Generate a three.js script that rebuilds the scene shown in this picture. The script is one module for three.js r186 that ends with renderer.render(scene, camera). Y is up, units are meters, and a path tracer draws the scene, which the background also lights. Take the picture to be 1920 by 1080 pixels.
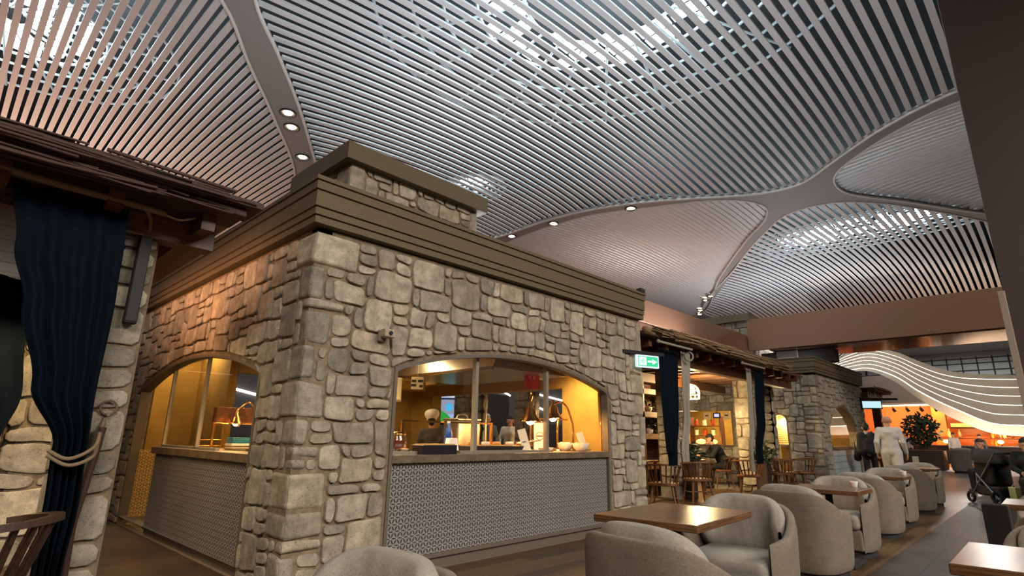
import * as THREE from 'three';
import { RoundedBoxGeometry } from 'three/addons/geometries/RoundedBoxGeometry.js';
import { mergeGeometries, mergeVertices } from 'three/addons/utils/BufferGeometryUtils.js';
import { MarchingCubes } from 'three/addons/objects/MarchingCubes.js';
import { RectAreaLightUniformsLib } from 'three/addons/lights/RectAreaLightUniformsLib.js';
import { FontLoader } from 'three/addons/loaders/FontLoader.js';
import { TextGeometry } from 'three/addons/geometries/TextGeometry.js';

// ---------------------------------------------------------------- camera, exposure, large lights
const V3 = (x, y, z) => new THREE.Vector3(x, y, z);
const D2R = Math.PI / 180;
const scene = new THREE.Scene();
scene.background = new THREE.Color(0x000000);
const camera = new THREE.PerspectiveCamera(2 * Math.atan(540 / 1029.356) / D2R, 1920 / 1080, 0.05, 300);
camera.position.set(0, 1.22, 0);
camera.rotation.set(15.1015 * D2R, -46.1484 * D2R, 0.8195 * D2R, 'YXZ');
scene.add(camera);
const renderer = new THREE.WebGLRenderer({ antialias: true });
renderer.toneMapping = THREE.LinearToneMapping;
renderer.toneMappingExposure = 1.0;
renderer.shadowMap.enabled = true;
RectAreaLightUniformsLib.init();

const SRGB = (hex) => new THREE.Color(hex);
// light levels, tuned together (radiance of each source)
const LV = { hall: 22, sky: 26, skyGlow: 10, up: 17.5, upPink: 7, kitchen: 34, pergola: 9, spot: 90, led: 6, bar: 6 };
const COL = { day: SRGB(0xd4ebf5), hall: SRGB(0xfff6ee), warm: SRGB(0xffb45e), gold: SRGB(0xffdda0), up: SRGB(0xeaf1ff), pink: SRGB(0xffcbb4), amber: SRGB(0xff8a30) };

function rectLight(name, color, intensity, w, h, pos, target) {
  const l = new THREE.RectAreaLight(color, intensity, w, h);
  l.name = name; l.position.copy(pos); l.lookAt(target); scene.add(l); return l;
}
function spotLight(name, color, intensity, pos, target, angle, penumbra = 0.8, radius = 4) {
  const l = new THREE.SpotLight(color, intensity, 0, angle, penumbra, 2);
  l.name = name; l.position.copy(pos); l.target.position.copy(target); l.castShadow = true; l.shadow.radius = radius;
  scene.add(l); scene.add(l.target); return l;
}
function pointLight(name, color, intensity, pos, radius = 2) {
  const l = new THREE.PointLight(color, intensity, 0, 2); l.name = name; l.position.copy(pos); l.castShadow = true; l.shadow.radius = radius; scene.add(l); return l;
}

// ---------------------------------------------------------------- helpers
function RNG(a) { return () => { a |= 0; a = (a + 0x6d2b79f5) | 0; let t = Math.imul(a ^ (a >>> 15), 1 | a); t = (t + Math.imul(t ^ (t >>> 7), 61 | t)) ^ t; return ((t ^ (t >>> 14)) >>> 0) / 4294967296; }; }
const lerp = (a, b, t) => a + (b - a) * t, clamp = (x, a, b) => Math.min(b, Math.max(a, x));
const smooth = (a, b, x) => { const t = clamp((x - a) / (b - a), 0, 1); return t * t * (3 - 2 * t); };
function hash2(i, j, s = 0) { let h = Math.imul(i | 0, 374761393) + Math.imul(j | 0, 668265263) + Math.imul(s | 0, 1442695041); h = Math.imul(h ^ (h >>> 13), 1274126177); return ((h ^ (h >>> 16)) >>> 0) / 4294967296; }
function vnoise(x, y, s = 0, period = 0) {
  const ix = Math.floor(x), iy = Math.floor(y), fx = x - ix, fy = y - iy, u = fx * fx * (3 - 2 * fx), v = fy * fy * (3 - 2 * fy);
  const w = (a) => (period ? ((a % period) + period) % period : a);
  return lerp(lerp(hash2(w(ix), w(iy), s), hash2(w(ix + 1), w(iy), s), u), lerp(hash2(w(ix), w(iy + 1), s), hash2(w(ix + 1), w(iy + 1), s), u), v);
}
function fbm(x, y, oct, s, period) { let a = 0, k = 0.5, n = 0; for (let o = 0; o < oct; o++) { a += k * vnoise(x, y, s + o, period); n += k; x *= 2; y *= 2; period *= 2; k *= 0.5; } return a / n; }
const counts = new Map(), used = new Set();
function numbered(name) { if (!used.has(name)) { used.add(name); return name; } let k = counts.get(name) || 0, n; do { k++; n = name + '_' + String(k).padStart(3, '0'); } while (used.has(n)); counts.set(name, k); used.add(n); return n; }
function shadow(m) { m.castShadow = m.receiveShadow = true; return m; }
function tag(o, label, category, group, kind) { if (label) o.userData.label = label; if (category) o.userData.category = category; if (group) o.userData.group = group; if (kind) o.userData.kind = kind; return o; }
function thing(name, label, category, pos = [0, 0, 0], turn = 0, group) {
  const o = new THREE.Group(); o.name = numbered(name); o.position.set(...pos); o.rotation.y = turn; scene.add(o); return tag(o, label, category, group);
}
function struct(name, label) { const o = new THREE.Group(); o.name = numbered(name); o.userData.kind = 'structure'; if (label) o.userData.label = label; scene.add(o); return o; }
function add(name, geo, mat, parent = scene) { const m = new THREE.Mesh(Array.isArray(geo) ? mergeG(geo) : geo, mat); m.name = numbered(name); parent.add(m); return shadow(m); }
function copyOf(root, pos, turn, label, group) {
  const r = root.clone(); r.name = numbered(root.name.replace(/_\d{3}$/, '')); r.userData = { ...root.userData };
  r.traverse((c) => { if (c !== r) c.name = numbered(c.name.replace(/_\d{3}$/, '')); });
  if (pos) r.position.set(...pos); if (turn !== undefined) r.rotation.y = turn; if (label) r.userData.label = label; if (group) r.userData.group = group; scene.add(r); return r;
}
function mergeG(list) {
  const a = list.map((g) => { const h = g.index ? g.toNonIndexed() : g.clone(); for (const k of Object.keys(h.attributes)) if (!['position', 'normal', 'uv'].includes(k)) h.deleteAttribute(k); if (!h.attributes.uv) h.setAttribute('uv', new THREE.BufferAttribute(new Float32Array(h.attributes.position.count * 2), 2)); if (!h.attributes.normal) h.computeVertexNormals(); h.morphAttributes = {}; return h; });
  return a.length === 1 ? a[0] : mergeGeometries(a);
}
// box with uv in metres
function box(w, h, d, x = 0, y = 0, z = 0, r = 0) {
  const g = r > 0 ? new RoundedBoxGeometry(w, h, d, 2, Math.min(r, w / 2.01, h / 2.01, d / 2.01)) : new THREE.BoxGeometry(w, h, d);
  const p = g.attributes.position, n = g.attributes.normal, uv = g.attributes.uv;
  for (let i = 0; i < p.count; i++) {
    const ax = Math.abs(n.getX(i)), ay = Math.abs(n.getY(i)), az = Math.abs(n.getZ(i));
    if (ax > ay && ax > az) uv.setXY(i, p.getZ(i), p.getY(i)); else if (ay > az) uv.setXY(i, p.getX(i), p.getZ(i)); else uv.setXY(i, p.getX(i), p.getY(i));
  }
  return g.translate(x, y, z);
}
// box from min to max corners
const bx = (x0, x1, y0, y1, z0, z1, r = 0) => box(x1 - x0, y1 - y0, z1 - z0, (x0 + x1) / 2, (y0 + y1) / 2, (z0 + z1) / 2, r);
function cyl(r0, r1, h, x = 0, y = 0, z = 0, seg = 16) { return new THREE.CylinderGeometry(r1, r0, h, seg).translate(x, y + h / 2, z); }
function bar(a, b, r, r1 = r, seg = 8) { const d = b.clone().sub(a), g = new THREE.CylinderGeometry(r1, r, d.length(), seg); g.applyQuaternion(new THREE.Quaternion().setFromUnitVectors(V3(0, 1, 0), d.clone().normalize())); return g.translate((a.x + b.x) / 2, (a.y + b.y) / 2, (a.z + b.z) / 2); }
// squared bar between two points (wood members)
function beam(a, b, w, h) { const d = b.clone().sub(a), g = box(w, h, d.length()); const m = new THREE.Matrix4().lookAt(b, a, V3(0, 1, 0)); g.applyMatrix4(m); return g.translate((a.x + b.x) / 2, (a.y + b.y) / 2, (a.z + b.z) / 2); }
function tube(pts, r, seg = 40, rs = 8, closed = false) { return new THREE.TubeGeometry(new THREE.CatmullRomCurve3(pts, closed), seg, r, rs, closed); }
function lathe(prof, seg = 32) { return new THREE.LatheGeometry(prof.map(([x, y]) => new THREE.Vector2(x, y)), seg); }
function gridGeo(nu, nv, f, closedU = false) {   // f(u,v) -> [x,y,z]
  const pos = [], uv = [], idx = [];
  for (let j = 0; j <= nv; j++) for (let i = 0; i <= nu; i++) { pos.push(...f(i / nu, j / nv)); uv.push(i / nu, j / nv); }
  for (let j = 0; j < nv; j++) for (let i = 0; i < nu; i++) { const a = j * (nu + 1) + i, b = a + 1, c = a + nu + 1, d = c + 1; idx.push(a, b, d, a, d, c); }
  const g = new THREE.BufferGeometry(); g.setAttribute('position', new THREE.Float32BufferAttribute(pos, 3)); g.setAttribute('uv', new THREE.Float32BufferAttribute(uv, 2)); g.setIndex(idx); g.computeVertexNormals(); return g;
}
// ---------------------------------------------------------------- textures and materials
function noiseTex(size, f, srgb) {
  const d = new Uint8Array(size * size * 4);
  for (let y = 0; y < size; y++) for (let x = 0; x < size; x++) { const c = f(x / size, y / size), o = (y * size + x) * 4; const a = Array.isArray(c) ? c : [c, c, c]; for (let k = 0; k < 3; k++) d[o + k] = clamp(a[k], 0, 1) * 255; d[o + 3] = 255; }
  const t = new THREE.DataTexture(d, size, size); t.wrapS = t.wrapT = THREE.RepeatWrapping; t.magFilter = THREE.LinearFilter; t.minFilter = THREE.LinearFilter; if (srgb) t.colorSpace = THREE.SRGBColorSpace; t.needsUpdate = true; return t;
}
function rep(t, x, y) { const c = t.clone(); c.repeat.set(x, y); c.needsUpdate = true; return c; }
function canvasTex(w, h, draw, srgb = true) { const c = document.createElement('canvas'); c.width = w; c.height = h; draw(c.getContext('2d'), w, h); const t = new THREE.CanvasTexture(c); t.wrapS = t.wrapT = THREE.RepeatWrapping; if (srgb) t.colorSpace = THREE.SRGBColorSpace; return t; }
const T = {};
T.stone = noiseTex(256, (u, v) => { const n = fbm(u * 6, v * 6, 5, 11, 6), p = fbm(u * 40, v * 40, 2, 31, 40); let c = 0.74 + 0.34 * (n - 0.5) + 0.1 * (p - 0.5); if (p > 0.72) c -= 0.16; return [c, c * 0.985, c * 0.955]; }, true);
T.stoneBump = noiseTex(256, (u, v) => { const n = fbm(u * 9, v * 9, 4, 5, 9), p = fbm(u * 36, v * 36, 2, 77, 36); return 0.55 * n + 0.45 * p - (p > 0.7 ? 0.25 : 0); });
T.wood = noiseTex(512, (u, v) => { const w = fbm(u * 3, v * 40, 4, 3, 0 || 3) , g = fbm(u * 4, v * 90, 3, 13, 4), k = 0.62 + 0.4 * (w - 0.5) + 0.22 * (g - 0.5); return [k, k * 0.97, k * 0.93]; }, true);
T.fabric = noiseTex(256, (u, v) => { const a = fbm(u * 80, v * 80, 2, 4, 80), b = fbm(u * 5, v * 5, 3, 9, 5); const c = 0.78 + 0.16 * (a - 0.5) + 0.1 * (b - 0.5); return [c, c, c]; }, true);
T.fabricBump = noiseTex(256, (u, v) => fbm(u * 90, v * 90, 2, 44, 90));
T.plain = noiseTex(128, (u, v) => { const b = fbm(u * 6, v * 6, 4, 19, 6); const c = 0.82 + 0.16 * (b - 0.5); return [c, c, c]; }, true);
const TN = (hex) => { const c = SRGB(hex); c.multiplyScalar(1.6); c.r = Math.min(c.r, 1); c.g = Math.min(c.g, 1); c.b = Math.min(c.b, 1); return c; };   // maps average about 0.6 linear
const M = {};
const std = (o) => new THREE.MeshStandardMaterial({ roughness: 0.8, ...o });
M.stones = ['#aea594', '#a39a8a', '#b8ae9c', '#958c7c', '#aca08b', '#8b8579', '#a09889'].map((h) => std({ color: TN(h), map: rep(T.stone, 2.2, 2.2), bumpMap: rep(T.stoneBump, 3, 3), bumpScale: 0.006, roughness: 0.92 }));
M.mortar = std({ color: TN('#867660'), map: rep(T.stone, 4, 4), bumpMap: rep(T.stoneBump, 6, 6), bumpScale: 0.004, roughness: 0.95 });
M.cornice = std({ color: SRGB('#5a4d35'), roughness: 0.75 });
M.counter = std({ color: TN('#6b5b46'), map: rep(T.stone, 3, 3), roughness: 0.5 });
M.frame = std({ color: SRGB('#5b5245'), roughness: 0.5 });
M.mullion = std({ color: SRGB('#8d8474'), roughness: 0.4, metalness: 0.4 });
M.glass = new THREE.MeshPhysicalMaterial({ color: 0xffffff, transmission: 1, thickness: 0, roughness: 0.02, ior: 1.5 });
M.ochre = std({ color: SRGB('#b58c36'), roughness: 0.8, map: T.plain });
M.steel = std({ color: SRGB('#c9c4bc'), metalness: 1, roughness: 0.28 });
M.brass = std({ color: SRGB('#d9a45e'), metalness: 1, roughness: 0.18 });
M.chrome = std({ color: SRGB('#d9d5cf'), metalness: 1, roughness: 0.1 });
M.white = std({ color: SRGB('#e4ddd0'), roughness: 0.6 });
M.cream = std({ color: SRGB('#cfc2a6'), roughness: 0.7 });
M.black = std({ color: SRGB('#141313'), roughness: 0.85 });
M.dark = std({ color: SRGB('#2a2725'), roughness: 0.8 });
M.navy = new THREE.MeshPhysicalMaterial({ specularIntensity: 0.15, color: TN('#0a131c'), map: rep(T.fabric, 3, 3), bumpMap: rep(T.fabricBump, 4, 4), bumpScale: 0.002, roughness: 0.95, side: THREE.DoubleSide });
M.drape = std({ color: TN('#8d8677'), map: rep(T.fabric, 3, 3), roughness: 0.95, side: THREE.DoubleSide });
M.rope = std({ color: SRGB('#74624b'), roughness: 0.95 });
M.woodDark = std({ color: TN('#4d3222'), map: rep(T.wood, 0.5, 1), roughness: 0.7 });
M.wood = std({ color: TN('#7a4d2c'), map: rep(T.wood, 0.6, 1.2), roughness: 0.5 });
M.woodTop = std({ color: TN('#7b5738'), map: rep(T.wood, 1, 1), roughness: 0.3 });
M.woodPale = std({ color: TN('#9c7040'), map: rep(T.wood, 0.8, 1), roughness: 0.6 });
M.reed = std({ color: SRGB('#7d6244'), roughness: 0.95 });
M.slat = std({ color: SRGB('#c8c6c2'), roughness: 0.5 });
M.rib = std({ color: SRGB('#8a8781'), roughness: 0.6 });
M.rim = std({ color: SRGB('#d2cdc4'), roughness: 0.5 });
M.roof = std({ color: SRGB('#232527'), roughness: 0.9 });
M.truss = std({ color: SRGB('#c3cbcf'), roughness: 0.4, metalness: 0.3 });
M.bronze = std({ color: SRGB('#7a563f'), roughness: 0.45, metalness: 0.15 });
M.bronzeGloss = std({ color: SRGB('#6b4a3a'), roughness: 0.09, metalness: 0.75 });
M.column = std({ color: SRGB('#3b2b22'), roughness: 0.5 });
M.chair = std({ color: TN('#6d6253'), map: rep(T.fabric, 3, 3), bumpMap: rep(T.fabricBump, 5, 5), bumpScale: 0.0015, roughness: 0.95 });
M.leaf = std({ color: SRGB('#22331c'), roughness: 0.7, side: THREE.DoubleSide });
M.glow = (hex, k) => std({ color: 0x222222, emissive: SRGB(hex), emissiveIntensity: k, roughness: 0.6 });
// ================================================================ THE HALL: ceiling of slatted vaults between flat ribs
const RIB_Y = 10;
function closedCurve(pts, n) { return new THREE.CatmullRomCurve3(pts.map(([x, z]) => V3(x, 0, z)), true, 'centripetal').getPoints(n).slice(0, -1).map((p) => [p.x, p.z]); }
const vaults = [
  { key: 'main', dir: -1.7, pitch: 0.28, w: 0.14, d: 0.05, rise: 0.6, each: true, label: 'broad slatted ceiling vault over the stone kiosk, with a glowing ring of skylight behind its slats',
    pts: [[3.11, -10.6], [4.17, -11.91], [5.55, -13.67], [7.35, -16.25], [9.6, -19.4], [12.2, -21], [15, -20], [16.5, -17.2], [16.52, -14.06], [16.8, -12.04], [17.53, -10.05], [18.53, -8.35], [19.78, -6.26], [19.89, -5.01], [18.91, -3.74], [17.77, -2.32], [17.13, -1.19], [16.8, -0.24], [16.2, 2], [14, 4], [11, 3], [7.5, -1], [4, -6], [2.4, -8.8]] },
  { key: 'left', dir: 90, pitch: 0.225, w: 0.135, d: 0.05, rise: 0.65, each: true, label: 'slatted ceiling vault left of the lamp-studded rib, its slats lit rosy from below',
    pts: [[2.63, -11.13], [3.86, -12.82], [5.19, -14.57], [7.5, -18], [9, -23], [9, -33], [2, -42], [-12, -42], [-14, -25], [-8, -15], [-1, -10.6], [1.2, -10.2]] },
  { key: 'lowerleft', dir: 0, pitch: 0.25, w: 0.19, d: 0.05, rise: 0.5, each: false, label: 'shallow pinkish slatted vault just above the kiosk cornice',
    pts: [[17.38, -17.09], [17.25, -12.37], [17.98, -10.32], [19.11, -7.99], [20.1, -6.96], [21.13, -6.64], [22.35, -7.08], [24.37, -8.63], [29.43, -12.08], [37.8, -17.3], [39, -21], [33, -26], [24, -24], [18.5, -20]] },
  { key: 'lowerright', dir: 0, pitch: 0.3, w: 0.16, d: 0.06, rise: 0.75, each: true, label: 'far slatted ceiling vault with a bright strip of skylight, above the bronze beam',
    pts: [[38.19, -16.9], [28.05, -10.61], [24.15, -7.84], [22.41, -6.17], [22.39, -4.63], [23.46, -3.44], [25.84, -1.93], [28.59, -0.51], [33, 1.5], [41, 2], [43, -0.9], [43.6, -7.22], [42.5, -15]] },
  { key: 'upperright', dir: 90, pitch: 0.3, w: 0.19, d: 0.07, rise: 0.5, each: true, label: 'grey slatted ceiling vault beside the brown column',
    pts: [[17.44, -0.3], [17.89, -1.55], [18.89, -2.97], [19.83, -3.84], [20.71, -4.1], [21.84, -3.96], [24.14, -2.53], [27.46, -0.51], [31, 2], [30, 6], [22, 7], [18, 4]] },
];
function poisson(poly) {
  const xs = poly.map((p) => p[0]), zs = poly.map((p) => p[1]), h = 0.35, x0 = Math.min(...xs) - h, z0 = Math.min(...zs) - h;
  const nx = Math.ceil((Math.max(...xs) - x0) / h) + 2, nz = Math.ceil((Math.max(...zs) - z0) / h) + 2, u = new Float64Array(nx * nz), ins = new Uint8Array(nx * nz);
  for (let j = 0; j < nz; j++) for (let i = 0; i < nx; i++) ins[j * nx + i] = inside(poly, x0 + i * h, z0 + j * h) ? 1 : 0;
  for (let it = 0; it < 900; it++) for (let j = 1; j < nz - 1; j++) for (let i = 1; i < nx - 1; i++) { const k = j * nx + i; if (ins[k]) { const v = (u[k - 1] + u[k + 1] + u[k - nx] + u[k + nx] + 0.01) / 4; u[k] += 1.7 * (v - u[k]); } }
  let mx = 0; for (const v of u) mx = Math.max(mx, v);
  return (x, z) => { const fx = clamp((x - x0) / h, 0, nx - 1.001), fz = clamp((z - z0) / h, 0, nz - 1.001), i = fx | 0, j = fz | 0, a = fx - i, b = fz - j, k = j * nx + i; return Math.pow(Math.max(0, lerp(lerp(u[k], u[k + 1], a), lerp(u[k + nx], u[k + nx + 1], a), b) / mx), 0.9); };
}
function inside(poly, x, z) { let c = false; for (let i = 0, j = poly.length - 1; i < poly.length; j = i++) { const [xi, zi] = poly[i], [xj, zj] = poly[j]; if ((zi > z) !== (zj > z) && x < ((xj - xi) * (z - zi)) / (zj - zi) + xi) c = !c; } return c; }
function slatGeo(pts, w, d) {   // a rectangular section swept along a polyline
  const pos = [], nor = [], uv = [], idx = [], n = pts.length, side = V3(), up = V3(0, 1, 0);
  const dir = pts[n - 1].clone().sub(pts[0]); dir.y = 0; dir.normalize(); side.crossVectors(dir, up).normalize();
  const sec = [[-w / 2, 0], [w / 2, 0], [w / 2, d], [-w / 2, d]], fn = [[0, -1], [1, 0], [0, 1], [-1, 0]];
  for (let f = 0; f < 4; f++) {
    const a = sec[f], b = sec[(f + 1) % 4], base = pos.length / 3;
    for (let i = 0; i < n; i++) for (const q of [a, b]) { const p = pts[i].clone().addScaledVector(side, q[0]); pos.push(p.x, p.y + q[1], p.z); nor.push(side.x * fn[f][0], fn[f][1], side.z * fn[f][0]); uv.push(i * 0.5, q === a ? 0 : 0.1); }
    for (let i = 0; i < n - 1; i++) { const k = base + i * 2; idx.push(k, k + 3, k + 1, k, k + 2, k + 3); }
  }
  const g = new THREE.BufferGeometry(); g.setAttribute('position', new THREE.Float32BufferAttribute(pos, 3)); g.setAttribute('normal', new THREE.Float32BufferAttribute(nor, 3)); g.setAttribute('uv', new THREE.Float32BufferAttribute(uv, 2)); g.setIndex(idx); return g;
}
// flat ribs: one plate with the vaults cut out
{
  const plate = new THREE.Shape([[-30, 60], [130, 60], [130, -40], [-30, -40]].map(([x, y]) => new THREE.Vector2(x, y)));
  for (const v of vaults) { v.poly = closedCurve(v.pts, 160); plate.holes.push(new THREE.Path(v.poly.map(([x, z]) => new THREE.Vector2(x, -z)))); }
  // openings behind the camera for the two added fill panels
  for (const [x0, x1, z0, z1] of [[-10, -2, 5, 13], [4, 14, 9, 18]]) plate.holes.push(new THREE.Path([[x0, z0], [x1, z0], [x1, z1], [x0, z1]].map(([x, z]) => new THREE.Vector2(x, -z))));
  const g = new THREE.ExtrudeGeometry(plate, { depth: 0.12, bevelEnabled: false }); g.rotateX(-Math.PI / 2); g.translate(0, RIB_Y, 0);
  const ceiling = struct('ceiling', 'grey ceiling ribs that frame the slatted vaults'); add('ribs', g, M.rib, ceiling);
}
for (const v of vaults) {
  const s = struct('slatted_ceiling', v.label), H = poisson(v.poly), a = v.dir * D2R, c = Math.cos(a), q = Math.sin(a);
  v.h = (x, z) => RIB_Y + 0.06 + v.rise * H(x, z);
  add('rim', tube(v.poly.map(([x, z]) => V3(x, RIB_Y + 0.0, z)), 0.045, 240, 5, true), M.rim, s);
  const st = v.poly.map(([x, z]) => [x * c - z * q, x * q + z * c]), ts = st.map((p) => p[1]), list = [];
  for (let t = Math.min(...ts) + v.pitch * 0.6; t < Math.max(...ts); t += v.pitch) {
    const xs = []; for (let i = 0, j = st.length - 1; i < st.length; j = i++) if ((st[i][1] > t) !== (st[j][1] > t)) xs.push(st[i][0] + ((st[j][0] - st[i][0]) * (t - st[i][1])) / (st[j][1] - st[i][1]));
    xs.sort((m, n) => m - n);
    for (let k = 0; k + 1 < xs.length; k += 2) {
      const L = xs[k + 1] - xs[k]; if (L < 0.4) continue; const n = Math.max(6, Math.round(L * 1.3)), pts = [];
      for (let i = 0; i <= n; i++) { const e = i / n, ss = xs[k] + L * (0.5 - 0.5 * Math.cos(Math.PI * e)), x = ss * c + t * q, z = -ss * q + t * c; pts.push(V3(x, v.h(x, z), z)); }
      list.push(slatGeo(pts, v.w, v.d));
    }
  }
  if (v.each) for (const g of list) add('slat', g, M.slat, s); else { const m = add('slat', list, M.slat, s); m.userData.kind = 'stuff'; }
}
// roof over everything, closed hall walls
{
  const r = struct('roof'); add('roof_slab', bx(-31, 131, 15.5, 16, -61, 41), M.roof, r);
  const w = struct('wall_hall', 'outer walls of the hall');
  add('panel', bx(-31, -30, -0.5, 16, -61, 41), M.roof, w); add('panel', bx(130, 131, -0.5, 16, -61, 41), M.roof, w);
  add('panel', bx(-31, 131, -0.5, 16, -62, -60), M.roof, w); add('panel', bx(-31, 131, -0.5, 16, 40, 41), M.roof, w);
}
// skylights: glowing rings in the roof space, with the steel that carries them
function skylight(cx, cz, y, rx, rz, r0, glow, label, bars = 20) {
  const t = thing('skylight', label, 'skylight', [cx, y, cz]);
  const gm = M.glow('#dff4ff', glow), cell = 0.56, cg = new RoundedBoxGeometry(cell - 0.1, 0.06, cell - 0.1, 2, 0.028);
  for (let i = -12; i <= 12; i++) for (let j = -12; j <= 12; j++) { const x = (i + 0.5) * cell, z = (j + 0.5) * cell, r = Math.hypot(x / rx, z / rz); if (r > 1 || r < r0 || hash2(i, j, Math.round(cx * 10)) < 0.12) continue; const c = add('light_cell', cg, gm, t); c.position.set(x, 0.04, z); }
  const el = (k, dy) => { const p = []; for (let i = 0; i < 36; i++) { const a = (i / 36) * 2 * Math.PI; p.push(V3(Math.cos(a) * rx * k, dy, Math.sin(a) * rz * k)); } return p; };
  for (const [k, dy] of [[1.03, -0.12], [r0 * 0.98, -0.12], [1.3, -0.2], [1.55, -0.28], [1.85, -0.36]]) add('ring_tube', tube(el(k, dy), 0.05, 72, 6, true), M.truss, t);
  for (let i = 0; i < bars; i++) { const a = ((i + 0.3) / bars) * 2 * Math.PI, A = V3(Math.cos(a) * rx * r0 * 0.95, -0.16, Math.sin(a) * rz * r0 * 0.95), B = V3(Math.cos(a) * rx * 1.9, -0.4, Math.sin(a) * rz * 1.9); add('strut', bar(A, B, 0.045), M.truss, t); }
  const l = rectLight('skylight', COL.day, LV.skyGlow, rx * 1.5, rz * 1.5, V3(cx, y - 0.06, cz), V3(cx, 0, cz)); l.rotation.set(-Math.PI / 2, 0, 0);
  return t;
}
skylight(10.9, -6.9, 13.6, 3.3, 3.9, 0.66, LV.sky, 'large ring skylight glowing white behind the slats of the broad vault');
skylight(-0.7, -20.6, 13.4, 2.5, 2.2, 0.25, LV.sky, 'round skylight glowing through the rosy vault in the upper left corner');
skylight(36.2, -6.3, 13.6, 1.7, 4.4, 0.3, LV.sky, 'long skylight glowing through the far vault above the bronze beam');
skylight(15.0, -17.0, 12.2, 0.7, 0.9, 0.2, LV.sky, 'small skylight patch just above the right of the chimney', 8);
skylight(25.5, -13.2, 12.4, 2.6, 2.0, 0.1, LV.sky * 0.35, 'dim skylight above the pinkish vault, blurred bluish by its close slats');
// two fill panels added in the unseen ceiling behind the camera, as general light
for (const [x0, x1, z0, z1, d] of [[-10, -2, 5, 13, 'left'], [4, 14, 9, 18, 'right']]) {
  const t = thing('ceiling_light', 'added square fill light panel behind the viewer, ' + (d === 'left' ? 'nearer the pergola' : 'nearer the chairs'), 'ceiling light', [(x0 + x1) / 2, RIB_Y, (z0 + z1) / 2]);
  add('diffuser', bx(-(x1 - x0) / 2, (x1 - x0) / 2, 0.25, 0.3, -(z1 - z0) / 2, (z1 - z0) / 2), M.glow('#fff1e0', 1.5), t);
  const l = rectLight('ceiling_light', COL.hall, LV.hall, x1 - x0 - 0.4, z1 - z0 - 0.4, V3((x0 + x1) / 2, RIB_Y + 0.2, (z0 + z1) / 2), V3(0, 0, 0)); l.rotation.set(-Math.PI / 2, 0, 0);
}
// lamps set in the ribs: a recessed can with a glowing lens, and the spot it throws
const lampProto = {};
function ribLamp(x, z, on, label, tx, tz, group) {
  const t = thing('ceiling_spotlight', label, 'spotlight', [x, RIB_Y, z], 0, group);
  add('housing', lathe([[0.11, 0.06], [0.16, 0.02], [0.2, -0.04], [0.23, -0.04], [0.23, 0.02]], 24), M.dark, t);
  add('lens', new THREE.SphereGeometry(0.12, 20, 10, 0, 2 * Math.PI, 0, Math.PI / 2).scale(1, 0.35, 1).rotateX(Math.PI).translate(0, -0.01, 0), M.glow('#ffe9c4', on ? 30 : 6), t);
  if (on) spotLight('ceiling_spotlight', SRGB('#ffdcb0'), LV.spot * on, V3(x, RIB_Y - 0.12, z), V3(tx, 0, tz), 0.75, 0.9, 8);
}
ribLamp(5.48, -14.18, 1, 'brightest of the rib spotlights above the kiosk, upper of the close pair', 4, -6);
ribLamp(5.89, -14.83, 1, 'rib spotlight just below the brightest one', 2, -8);
ribLamp(6.97, -16.34, 0.4, 'rib spotlight right above the chimney cap, half turned away', 7, -9);
ribLamp(16.9, -16.3, 0.6, 'rib spotlight beside the cornice, leftmost of the far bright lamps', 14, -8);
ribLamp(16.95, -13.9, 0.6, 'rib spotlight over the pinkish vault edge, second bright lamp from the chimney', 14, -6);
ribLamp(17.75, -10.6, 0.3, 'small rib spotlight near the middle of the pinkish vault edge', 14, -6);
for (const [x, z, on, w] of [[33.1, -14.3, 0.5, 'uppermost'], [33.9, -15.0, 0.5, 'second'], [36.5, -16.6, 0.5, 'third'], [37.7, -17.2, 0.5, 'lowest']]) ribLamp(x, z, on, w + ' of the four spotlights on the narrow rib beyond the pinkish vault', 30, -8, 'spotlights on the far rib');
// ================================================================ floor
{
  const f = struct('floor');
  T.floor = noiseTex(512, (u, v) => { const row = Math.floor(v * 8), s = hash2(row, 2, 5), col = Math.floor((u + s) * 2), tone = 0.62 + 0.2 * (hash2(row, ((col % 2) + 2) % 2, 7) - 0.5), g = fbm(u * 5, v * 70, 4, 3, 5), e = Math.min((v * 8) % 1, 1 - ((v * 8) % 1)) < 0.02 ? 0.6 : 1; const k = (tone + 0.3 * (g - 0.5)) * e; return [k, k * 0.96, k * 0.9]; }, true);
  T.slab = noiseTex(512, (u, v) => { const a = fbm(u * 5, v * 5, 5, 91, 5), e = Math.min((u * 2) % 1, 1 - ((u * 2) % 1)) < 0.008 || Math.min((v * 2) % 1, 1 - ((v * 2) % 1)) < 0.008 ? 0.7 : 1; const k = (0.66 + 0.35 * (a - 0.5)) * e; return [k, k * 0.98, k * 0.95]; }, true);
  M.floorWood = std({ color: TN('#614a30'), map: rep(T.floor, 0.5, 0.8), roughness: 0.42 });
  M.floorStone = std({ color: TN('#44382c'), map: rep(T.slab, 0.55, 0.55), roughness: 0.55 });
  const uvp = (w, d, x, z) => box(w, 0.2, d, x, -0.1, z);
  add('floor_slab', bx(-31, 131, -0.5, -0.2, -61, 41), M.dark, f);
  add('wood_planks', bx(-31, 26, -0.2, 0, -61, -1.5), M.floorWood, f);
  add('stone_paving', [bx(-31, 131, -0.2, 0, -1.5, 41), bx(26, 131, -0.2, 0, -61, -1.5)], M.floorStone, f);
}
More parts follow.
